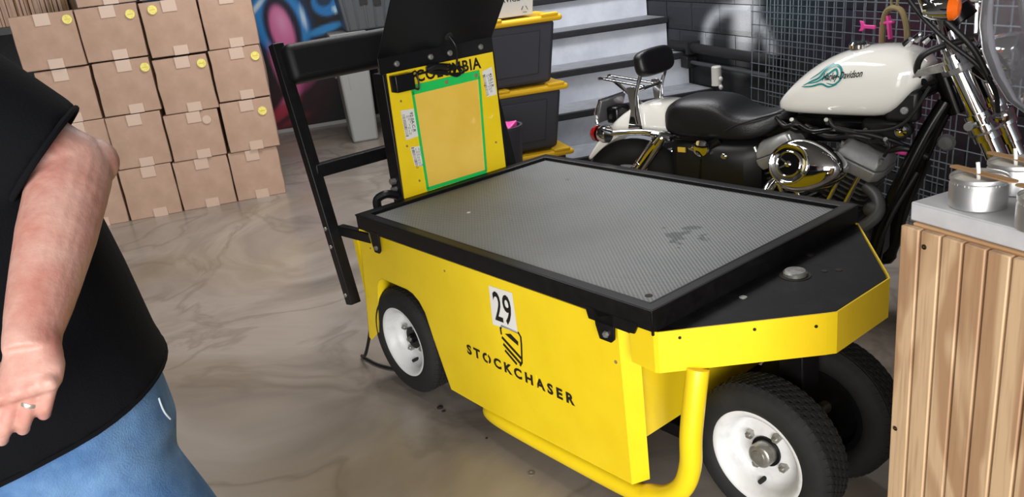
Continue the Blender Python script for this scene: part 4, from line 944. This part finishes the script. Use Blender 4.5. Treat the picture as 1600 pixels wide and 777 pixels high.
# exhaust
ft('exhaust_header', [R_(.93, .07, .55), R_(.985, .11, .52), R_(.995, .15, .47), R_(.93, .18, .41), R_(.80, .20, .32), R_(.5, .22, .28)], .022, 5, 'alu_fin', 16)
MB().ball(R_(.98, .13, .485), (.04, .03, .03), 14, 10).build('exhaust_flange', 'alu_fin', bike)
ft('exhaust_pipe_lower', [R_(.5, .22, .28), R_(.1, .23, .28), R_(-.3, .23, .29)], .035, 3, 'chrome', 16)
ft('exhaust_rear_header', [R_(.60, .10, .56), R_(.58, .17, .50), R_(.60, .20, .40), R_(.55, .2, .30)], .022, 4, 'chrome', 14)
# small engine-bay items between tank, frame and fork
MB().box((.99, -.10, .80), (1.10, -.04, .91)).build('ignition_bracket', 'black_engine', bike, bevel=.015)
q = MB(); q.lathe([(.013, 0), (.013, .010), (.009, .014), (.001, .014)], R_(1.06, .105, .845), (0, -1, 0), 16); q.build('bracket_bolt', 'alu', bike)
MB().lathe([(.030, 0), (.030, .035), (.026, .04), (.014, .035), (.001, .034)], R_(1.052, .06, .772), (0, -1, 0), 22).build('ignition_switch', 'black_engine', bike)
MB().lathe([(.018, 0), (.018, .012), (.007, .014), (.006, .006), (.001, .006)], R_(1.052, .094, .772), (0, -1, 0), 18).build('key_lock', 'chrome', bike)
MB().box((.90, -.07, .72), (1.04, .07, .80)).build('coil_cover', 'black_engine', bike, bevel=.015)
MB().box((.40, -.045, .70), (.98, .045, .79)).build('wiring_tray', 'black_gloss', bike, bevel=.01)
ft('fuel_hose', [R_(.80, .10, .80), R_(.84, .13, .775), R_(.94, .12, .76), R_(1.0, .10, .74)], .008, 5, 'cord')
ft('throttle_cable', [R_(.78, .08, .78), R_(.92, .13, .77), R_(1.06, .13, .80), R_(1.14, .12, .93)], .006, 5, 'cord')
ft('spark_lead', [R_(.95, .07, .75), R_(1.02, .12, .73), R_(1.0, .11, .68)], .006, 5, 'cord')
for k, (x0, x1, z_, y_) in enumerate(((.58, .72, .775, .10), (.66, .90, .765, .12), (.70, .98, .745, .10), (.86, 1.06, .735, .09), (.60, .80, .755, .08), (.92, 1.12, .70, .07))):
    ft('engine_hose', [R_(x0, y_*.7, z_+.02), R_(x0+(x1-x0)*.35, y_, z_-.008), R_(x0+(x1-x0)*.7, y_*1.05, z_+.004), R_(x1, y_*.6, z_-.03)], .0075+.002*(k % 3), 5, ('cord', 'black_gloss', 'black_engine')[k % 3])
for (x0, z_, m_) in ((.79, .795, 'steel'), (.93, .765, 'chrome'), (.66, .79, 'steel'), (1.0, .735, 'alu')):
    MB().cyl(R_(x0, .085, z_-.012), R_(x0+.004, .115, z_+.008), .008, n=8).build('hose_clip', m_, bike)
MB().lathe([(.022, 0), (.030, .02), (.022, .034), (.001, .036)], R_(1.19, .06, .735), (0, -1, 0), 24).build('horn', 'alu_fin', bike)
ft('pink_strap', [R_(1.02, .05, .685), R_(1.045, .06, .683), R_(1.075, .05, .68)], .007, 4, 'pink_plastic', 6)
# fork, triple clamps, headlight, bars
FA = Vector((.154, 0, -.328)).normalized()
for s_ in (1, -1):
    t0 = Vector(R_(1.195, .105*s_, 1.03)); ftop = empty('fork_leg'); ftop.parent = bike
    MB().cyl(t0, t0+FA*.36, .032).build('fork_cover', 'chrome', ftop)
    MB().cyl(t0+FA*.34, t0+FA*.50, .025).build('fork_tube', 'chrome', ftop)
    MB().cyl(t0+FA*.48, t0+FA*.80, .031, .027).build('fork_slider', 'alu', ftop)
    MB().cyl(t0-FA*.02, t0+FA*.012, .022, .026).build('fork_cap', 'chrome', ftop)
    for k, (r, h) in enumerate(((.041, .02), (.042, .205), (.044, .245), (.042, .275))):
        p = t0+FA*h; MB().cyl(p, p+FA*.022, r).build('fork_collar', 'chrome', ftop)
    MB().cyl(t0+FA*.245+Vector((-.03, -.02*s_, 0)), t0+FA*.245+Vector((-.03, -.045*s_, 0)), .014, n=12).build('collar_bolt', 'alu', ftop)
for (h, nm) in ((.045, 'upper_clamp'), (.265, 'lower_clamp')):
    c0 = Vector((1.195, 0, 1.03))+FA*h
    pz = [(-.07, .045), (-.02, .135), (.02, .145), (.04, .11), (.03, 0), (.04, -.11), (.02, -.145), (-.02, -.135), (-.07, -.045)]
    X = Vector((FA.z*-1, 0, FA.x)); MB().prism([(x, y) for x, y in pz], lambda x, y, hh, c0=c0, X=X: tuple(c0+X*x+Vector((0, y, 0))+FA*hh), -.018, .018).build(nm, 'alu', bike, bevel=.006)
MB().prism([(1.085, .958), (1.10, .985), (1.20, 1.018), (1.205, .985)], lambda x, y, h: (x, h, y), -.125, -.119).build('side_bracket', 'steel', bike, bevel=.001)
for s_ in (1, -1): MB().cyl((1.165, -.05*s_, 1.03), (1.135, -.05*s_, 1.12), .017).build('bar_riser', 'chrome', bike)
hb_pts = [(.98, -.42, 1.36), (1.02, -.33, 1.36), (1.09, -.22, 1.30), (1.125, -.13, 1.155), (1.13, -.05, 1.125), (1.13, .05, 1.125), (1.125, .13, 1.155), (1.09, .22, 1.30), (1.02, .33, 1.36), (.98, .42, 1.36)]
MB().tube(hb_pts, .0125, 12, sub=5).build('handlebar', 'chrome', bike)
for s_ in (1, -1):
    MB().tube([(.96, -.46*s_, 1.36), (1.02, -.33*s_, 1.36)], .018, 12).build('grip', 'rubber', bike)
    MB().tube([(1.06, -.30*s_, 1.36), (1.03, -.40*s_, 1.37), (1.0, -.47*s_, 1.37)], .007, 8, sub=3).build('lever', 'chrome', bike)
    MB().box((1.01, -.32*s_-.025, 1.34), (1.06, -.32*s_+.025, 1.40)).build('switch_housing', 'black_gloss', bike, bevel=.01)
    fs = empty('front_signal'); fs.parent = bike
    MB().lathe([(.001, -.05), (.022, -.045), (.034, -.02), (.037, .01), (.037, .028), (.001, .028)][::-1], R_(1.185, .225*s_, 1.19), (1, 0, 0), 24).build('signal_housing', 'chrome', fs)
    MB().lathe([(.037, .0), (.036, .014), (.024, .026), (.001, .03)], R_(1.213, .225*s_, 1.19), (1, 0, 0), 24).build('signal_lens', 'amber_lens', fs)
    MB().tube([R_(1.18, .225*s_, 1.17), R_(1.20, .16*s_, 1.06)], .009, 8).build('signal_stem', 'chrome', fs)
    mr_ = empty('mirror'); mr_.parent = bike
    MB().tube([(1.04, -.33*s_, 1.38), (1.03, -.38*s_, 1.48), (1.02, -.42*s_, 1.54)], .006, 8, sub=3).build('mirror_stem', 'chrome', mr_)
    MB().ball((1.02, -.44*s_, 1.57), (.018, .07, .045), 18, 10).build('mirror_head', 'chrome', mr_)
MB().lathe([(.001, -.09), (.05, -.08), (.078, -.04), (.085, .02), (.085, .04), (.080, .045)], (1.32, 0, 1.0), (1, 0, 0), 32).build('headlight_shell', 'chrome', bike)
MB().lathe([(.081, .045), (.06, .06), (.001, .068)], (1.32, 0, 1.0), (1, 0, 0), 32).build('headlight_lens', 'clear_shield', bike)
MB().lathe([(.055, 0), (.055, .05), (.045, .055), (.001, .053)], (1.19, 0, 1.12), (-.6, 0, .8), 28).build('speedometer', 'black_gloss', bike)
MB().tube([Vector((1.16, 0, 1.16))+Matrix.Rotation(math.radians(-37), 3, 'Y') @ Vector((.054*math.cos(q*PI/14), .054*math.sin(q*PI/14), 0)) for q in range(28)], .005, 6, closed=True).build('speedometer_bezel', 'chrome', bike)
ft('brake_line', [R_(1.05, .33, 1.36), R_(1.06, .26, 1.29), R_(1.12, .215, 1.18), R_(1.20, .195, 1.09), R_(1.29, .18, 1.01), R_(1.335, .15, .93), R_(1.34, .10, .85)], .0075, 6, 'cord')
ft('clutch_cable', [R_(1.05, .33, 1.34), R_(1.12, .25, 1.25), R_(1.18, .21, 1.17), R_(1.27, .19, 1.07), R_(1.32, .18, .98)], .0095, 6, 'cord')
ft('wiring_loom', [R_(1.10, .05, .93), R_(1.09, .10, .97), R_(1.11, .12, 1.03), R_(1.17, .10, 1.06), R_(1.25, .08, 1.08)], .011, 6, 'cord')
for k in range(4): MB().cyl(R_(1.035+.022*k, .05-.03*k, 1.058+.012*(k % 2)), R_(1.055+.022*k, .06-.03*k, 1.075+.012*(k % 2)), .014, .011, n=10).build('bar_clamp_bolt', 'chrome', bike)
# windshield: curved clear sheet with chrome brackets
rows = []
for i in range(9):
    q = i/8; z = .83+.62*q; hw = (.15+.10*math.sin(PI*min(1, q*1.1+.05))) ; xb = 1.475-.15*q
    if i == 0: hw = .12
    rows.append([(xb-.10*(abs(y)/.25)**2, y, z) for y in [hw*(-1+2*j/16) for j in range(17)]])
MB().loft(rows, cap=False, closed=False).build('windshield', 'clear_shield', bike, solid=.004)
for s_ in (1, -1):
    ed = 0 if s_ == 1 else 16; dj = 1 if s_ == 1 else -1
    MB().loft([[Vector(r[ed])+Vector((-.004, 0, 0)), Vector(r[ed+dj])+Vector((-.005, 0, 0)), Vector(r[ed+dj]).lerp(Vector(r[ed+2*dj]), .2)+Vector((-.004, 0, 0))] for r in rows[:8]], cap=False, closed=False).build('windshield_bracket', 'polished', bike, solid=.002)
    MB().lathe([(.018, 0), (.018, .012), (.008, .016), (.001, .016)], R_(1.365, .155*s_, .845), (0, -s_, 0), 18).build('bracket_clamp', 'chrome', bike)
MB().tube([R_(.55, -.14, .24), R_(.50, -.30, .04), R_(.45, -.33, .012)], .012, 10, sub=3).build('kickstand', 'black_gloss', bike)

# ================================================================== THE COUNTER AND CANDLE TINS (local x = along the face towards the camera, y = into the counter)
CR = math.radians(-68)
cnt = empty('counter', (.651, 1.244, 0), CR, 'plywood beadboard counter with thick grey top in the right foreground', 'counter')
slab = MB().box((0, 0, 1.018), (1.0, .52, 1.05)).build('counter_top', 'counter_grey', cnt, bevel=.003)
PW = .0385
x = .0
first = None
for k in range(26):
    o = MB().box((x+.0012, -.021, .0), (x+PW-.0030, -.008, 1.015+.0)).build('beadboard_strip', 'plywood', cnt, bevel=.0022) if first is None else copy(first, cnt, (k*PW, 0, 0))
    if first is None: first = o
    x += PW
MB().box((0, -.0105, 0), (1.0, -.005, 1.010)).build('panel_backing', 'pine', cnt)
bead = None
for k in range(1, 26):
    if bead is None: bead = MB().tube([(PW-.001, -.0135, 0), (PW-.001, -.0135, 1.012)], .0020, 8).build('bead', 'plywood', cnt)
    else: copy(bead, cnt, ((k-1)*PW, 0, 0))
MB().box((.012, -.005, .975), (1.0, .012, 1.018)).build('top_rail', 'pine', cnt)
MB().box((.012, .012, .0), (.05, .50, 1.018)).build('end_panel', 'pine', cnt)
MB().box((.075, -.004, 1.002), (.125, .05, 1.0175)).build('corner_block', 'stick_wood', cnt)
MB().box((.95, .012, .0), (.99, .50, 1.018)).build('end_panel', 'pine', cnt)
for (xx, z) in ((.048, .990), (.012, .636), (.31, .99)):
    q = MB(); q.lathe([(.0045, 0), (.0040, .0012), (.001, .0008)], (xx, -.0215, z), (0, -1, 0), 12); q.build('screw', 'screw', cnt)
cM = Matrix.Translation((.651, 1.244, 0)) @ Matrix.Rotation(CR, 4, 'Z')
def tin(x, y, lab, sa, wick=True):
    t = empty('candle_tin', cM @ Vector((x, y, 1.05)), CR, lab, 'candle', 'candle tins on the counter')
    MB().lathe([(.001, 0), (.0385, 0), (.041, .002), (.041, .036), (.0395, .038), (.0395, .041), (.0412, .043), (.0412, .0475), (.0405, .049), (.0395, .048), (.0395, .0445), (.001, .0445)][:10], (0, 0, 0), (0, 0, 1), 56).build('tin_body', 'tin', t, angle=40)
    MB().lathe([(.001, .030), (.0395, .030), (.0395, .0425), (.030, .0420), (.001, .0415)], (0, 0, 0), (0, 0, 1), 40).build('wax', 'wax', t)
    if wick: MB().tube([(.0, .0, .03), (-.003, .001, .055), (-.005, .0005, .068)], .0029, 8).build('wick', 'wick', t)
    M = Matrix.Rotation(sa, 4, 'Z') @ Matrix.Translation((0, .006, .0492))
    V = []
    for zz in (0, .0018):
        for j in range(20):
            a = 2*PI*j/20; c, s_ = math.cos(a), math.sin(a); V.append(M @ Vector((math.copysign(.053, c)+.0085*c if abs(c) > 1e-6 else .053, .0085*s_, zz)))
    MB().add(V, [tuple(range(19, -1, -1)), tuple(range(20, 40))]+[(i, (i+1) % 20, 20+(i+1) % 20, 20+i) for i in range(20)]).build('wick_stick', 'stick_wood', t)
    return t
tin(.078, .052, 'open candle tin with wooden stick and white wick nearest counter corner', math.radians(-7))
tin(.066, .152, 'candle tin farther back on the counter, cut by the right frame edge', math.radians(-7))
tin(.205, .030, 'candle tin nearest the camera, cut off at the right frame edge', math.radians(-7))

# ================================================================== THE PERSON (walking out of the picture on the left)
PR = Vector((-.84, 1.27, 0))
per = empty('person', PR, 0, 'person in black t-shirt and blue jeans walking at the left edge, left arm bent', 'person')
def pxd(x, y, d): return Vector((0, 0, HCAM)) + fwd*d + rgt*((x-800)/FPX*d) - upv*((y-388.5)/FPX*d)
Fd = Vector((-.8, -.6, 0)); Lf = Vector((.6, -.8, 0)); UZ = Vector((0, 0, 1))
def w2(p): return Vector(p)-PR
def torso_ring(c, z, ry, back, front, n=36, e=.82, dz=0.):
    out = []
    for j in range(n):
        a = 2*PI*j/n; cs, sn = math.cos(a), math.sin(a)
        f_ = math.copysign(abs(cs)**e, cs); l_ = math.copysign(abs(sn)**e, sn)
        p = Vector((c[0], c[1], z)) + Fd*f_*(front if cs > 0 else back) + Lf*l_*ry + UZ*dz*cs; out.append(w2(p))
    return out
def limb(mb, pts, rad, n=18, sub=6): mb.tube([w2(p) for p in pts], rad, n, sub=sub)
Cl, Cu = (-.828, 1.262), (-.874, 1.285)
S_ = Vector((-.765, 1.12, 1.44)); E_ = pxd(114, 264, 1.17); W_ = pxd(52, 518, 1.03); 
S2 = Vector((-.985, 1.43, 1.44)); E2 = Vector((-1.12, 1.47, 1.16)); W2 = Vector((-1.25, 1.28, 1.08))
HC = Vector((-.915, 1.245, 1.69))
# ---- body: torso core, neck, head, arms, hands and legs in one skin
bd_ = MB()
bd_.loft([torso_ring(Cl, .80, .15, .12, .13), torso_ring(Cl, 1.0, .16, .13, .17), torso_ring(Cu, 1.3, .17, .12, .13), torso_ring(Cu, 1.40, .14, .09, .09), torso_ring(Cu, 1.45, .07, .06, .06)])
limb(bd_, [(-.88, 1.28, 1.43), (-.885, 1.275, 1.52), (-.90, 1.262, 1.63)], [.062, .056, .058])
bd_.ball(w2(HC), (.088, .092, .118), 24, 16)
bd_.ball(w2(HC+Fd*.035+UZ*-.06), (.062, .062, .06), 18, 12)       # jaw
bd_.ball(w2(HC+Fd*.098+UZ*-.015), (.014, .014, .022), 12, 8)      # nose
bd_.ball(w2(HC+Fd*.088+UZ*-.062), (.018, .020, .008), 12, 8)      # lips
for s_ in (1, -1): bd_.ball(w2(HC+Lf*.092*s_+UZ*-.01-Fd*.01), (.016, .012, .032), 12, 8)
limb(bd_, [S_, S_.lerp(E_, .5), E_.lerp(S_, .12), E_, E_.lerp(W_, .18), E_.lerp(W_, .45), E_.lerp(W_, .8), W_, pxd(50, 550, 1.02)], [.058, .056, .053, .051, .053, .050, .041, .034, .033], 20)
limb(bd_, [S2, S2.lerp(E2, .5), E2, E2.lerp(W2, .3), W2, W2+(W2-E2)*.2], [.056, .052, .046, .047, .030, .030], 18)
bd_.ball(w2(E_+Vector((.020, .022, .002))), .036, 14, 10)          # elbow point
dn = -upv
def finger(base, dirs, lens, r0, r1):
    P = [base]; 
    for d, l in zip(dirs, lens): P.append(P[-1]+(rgt*d[0]+dn*d[1]+fwd*d[2]).normalized()*l)
    limb(bd_, P, [r0, r0*.94, r0*.98, r0*.86, (r0+r1)/2, r1], 12, 5)
    bd_.ball(w2(P[-1]), r1*1.0, 12, 8)
    return P
# palm as a flattened loft from wrist to knuckles, the knuckle line slanting down towards the index finger
lat = (rgt - dn*.30).normalized()
def palm_ring(c, hw, th):
    return [w2(c + lat*(hw*math.copysign(abs(math.cos(a))**.7, math.cos(a))) + fwd*(th*math.sin(a))) for a in [2*PI*j/20 for j in range(20)]]
bd_.loft([palm_ring(pxd(52, 525, 1.027), .032, .024), palm_ring(pxd(50, 552, 1.02), .037, .022), palm_ring(pxd(48, 585, 1.012), .044, .019), palm_ring(pxd(44, 612, 1.008), .044, .016), palm_ring(pxd(42, 622, 1.010), .040, .012)])
FG = []
for k, (off, ln) in enumerate(((-.034, 1.0), (-.011, 1.08), (.012, 1.0), (.034, .82))):
    b = pxd(43, 616, 1.009)+lat*off
    FG.append(finger(b-dn*.014, ((-.40, .90, .15+.04*k), (-.50, .65, .45+.1*k), (-.5, .25, .8)), (.052*ln, .031*ln, .024*ln), .0098, .0078))
    bd_.ball(w2(b-fwd*.008-dn*.006), .0112, 12, 8)       # knuckle
finger(pxd(8, 575, 1.03), ((-.55, .62, .45), (-.35, .8, .4), (-.1, .9, .4)), (.040, .032, .026), .0125, .0095)
hb2 = W2+(W2-E2)*.25     # right hand, hidden from here but complete
hd = (W2-E2).normalized(); hl = hd.cross(UZ).normalized(); hn = hl.cross(hd)
bd_.ball(w2(hb2+hd*.03), (.045, .045, .03), 16, 10)
for k in range(4):
    b = hb2+hd*.06+hl*(-.03+.02*k); P = [b, b+(hd*.8-hn*.5).normalized()*.045, b+(hd*.8-hn*.5).normalized()*.045+(hd*.2-hn).normalized()*.03, b+(hd*.6-hn*.9)*.05]
    limb(bd_, P, [.0105, .010, .009, .008], 10, 4)
limb(bd_, [hb2-hl*.03, hb2-hl*.055+hd*.03, hb2-hl*.05+hd*.06-hn*.02], [.014, .012, .009], 10, 4)
# legs under the jeans down to the ankles
LK, LA = Vector((-.655, 1.275, .50)), Vector((-.50, 1.40, .115)); RK, RA = Vector((-1.00, 1.20, .50)), Vector((-1.02, 1.23, .10))
limb(bd_, [(-.77, 1.205, .86), LK, LA], [.085, .055, .038]); limb(bd_, [(-.89, 1.335, .86), RK, RA], [.085, .055, .038])
body = bd_.build('body', 'skin', per, remesh=.0032, sm=3)
# finger nails, wedding ring, eyes, hair
rp = FG[2]; a0, a1 = rp[0], rp[1]; d_ = (a1-a0).normalized(); c_ = a0+(a1-a0)*.62; x, y, a = frame_from(d_)
MB().lathe([(.0094, -.0030), (.0110, -.0028), (.0113, 0), (.0110, .0028), (.0094, .0030)], w2(c_), d_, 24, closed=True).build('wedding_ring', 'ring', per)
for s_ in (1, -1):
    e_ = MB().ball(w2(HC+Fd*.078+Lf*.033*s_+UZ*.012), .013, 14, 10).build('eye', 'eye_white', per)
    MB().ball(w2(HC+Fd*.0885+Lf*.033*s_+UZ*.012), .006, 10, 8).build('iris', 'ink', e_)
    MB().ball(w2(HC+Fd*.088+Lf*.033*s_+UZ*.035), (.018, .018, .004), 10, 6).build('eyebrow', 'hair', per)
hr = MB(); hr.ball(w2(HC-Fd*.018+UZ*.028), (.092, .096, .104), 24, 16); hr.build('hair', 'hair', per)
# ---- t-shirt
sh = MB()
sh.loft([torso_ring(Cl, .873, .220, .205, .235, dz=-.05), torso_ring(Cl, .895, .218, .202, .238, dz=-.045), torso_ring((-.833, 1.263), .96, .212, .200, .245), torso_ring((-.842, 1.268), 1.08, .208, .190, .23), torso_ring((-.858, 1.277), 1.22, .208, .176, .19), torso_ring(Cu, 1.36, .205, .150, .155), torso_ring(Cu, 1.43, .185, .125, .12), torso_ring(Cu, 1.48, .12, .085, .08), torso_ring(Cu, 1.505, .075, .066, .066)])
CF = S_.lerp(E_, .82)
limb(sh, [S_+(S_-E_)*.25, S_, S_.lerp(E_, .35), CF], [.065, .090, .088, .080], 24, 5)
CF2 = S2.lerp(E2, .62); limb(sh, [S2+(S2-E2)*.2, S2, S2.lerp(E2, .35), CF2], [.07, .09, .084, .076], 24, 5)
shirt = sh.build('t_shirt', 'cotton_black', per, remesh=.008, sm=6)
x, y, a = frame_from(E_-S_)
MB().tube([w2(CF+x*.0765*math.cos(2*PI*j/36)+y*.0765*math.sin(2*PI*j/36)) for j in range(36)], .0045, 8, closed=True).build('sleeve_hem', 'cotton_black', per)
MB().tube(torso_ring(Cl, .875, .216, .201, .232, 48, dz=-.05), .0045, 8, closed=True).build('shirt_hem', 'cotton_black', per)
# ---- jeans
jn = MB()
jn.loft([torso_ring(Cl, .72, .17, .175, .135), torso_ring(Cl, .80, .197, .192, .165), torso_ring(Cl, .90, .197, .185, .18), torso_ring(Cl, .95, .19, .155, .18)])
limb(jn, [(-.765, 1.20, .86), (-.735, 1.222, .74), LK.lerp(Vector((-.735, 1.222, .74)), .4), LK, LK.lerp(LA, .5), LA+Vector((0, 0, .0))], [.118, .112, .098, .086, .080, .076], 24, 6)
limb(jn, [(-.89, 1.335, .86), (-.93, 1.29, .72), RK, RK.lerp(RA, .5), RA], [.115, .108, .084, .080, .076], 24, 6)
jeans = jn.build('jeans', 'denim', per, remesh=.008, sm=5)
# worn back pocket edge
from mathutils.bvhtree import BVHTree
bv = BVHTree.FromObject(jeans, bpy.context.evaluated_depsgraph_get())
bp = []
for (px_, py_) in ((262, 622), (266, 634), (272, 646), (280, 655)):
    o_ = w2((0, 0, HCAM)); d_ = (pxd(px_-14, py_, 1.0)-Vector((0, 0, HCAM))).normalized(); h_ = bv.ray_cast(o_, d_)
    if h_[0] is not None: bp.append(h_[0]-d_*.002)
if len(bp) > 1: MB().tube(bp, .0018, 6, sub=3).build('pocket_edge', 'denim_light', per)
# ---- shoes
for (A, yaw, pt) in ((LA, 0, .35), (RA, 0, 0.)):
    M = Matrix.Rotation(math.atan2(Fd.y, Fd.x), 3, 'Z') @ Matrix.Rotation(pt, 3, 'Y'); o_ = w2(A)-Vector((0, 0, .055 if pt == 0 else .04))
    def sr(x, hw, z0, z1): return [o_+M @ Vector((x, hw*math.copysign(abs(math.cos(q))**.7, math.cos(q)), (z0+z1)/2+(z1-z0)/2*math.copysign(abs(math.sin(q))**.7, math.sin(q)))) for q in [2*PI*j/20 for j in range(20)]]
    MB().loft([sr(-.075, .02, -.02, .03), sr(-.06, .036, -.025, .06), sr(0, .040, -.025, .08), sr(.07, .045, -.025, .055), sr(.15, .047, -.025, .025), sr(.195, .03, -.025, .01), sr(.205, .01, -.02, 0)]).build('shoe', 'shoe', per, subsurf=1)
    MB().loft([sr(-.078, .025, -.045, -.022), sr(-.06, .040, -.045, -.022), sr(.07, .049, -.045, -.022), sr(.15, .050, -.045, -.022), sr(.20, .03, -.045, -.022)]).build('shoe_sole', 'white_sole', per)
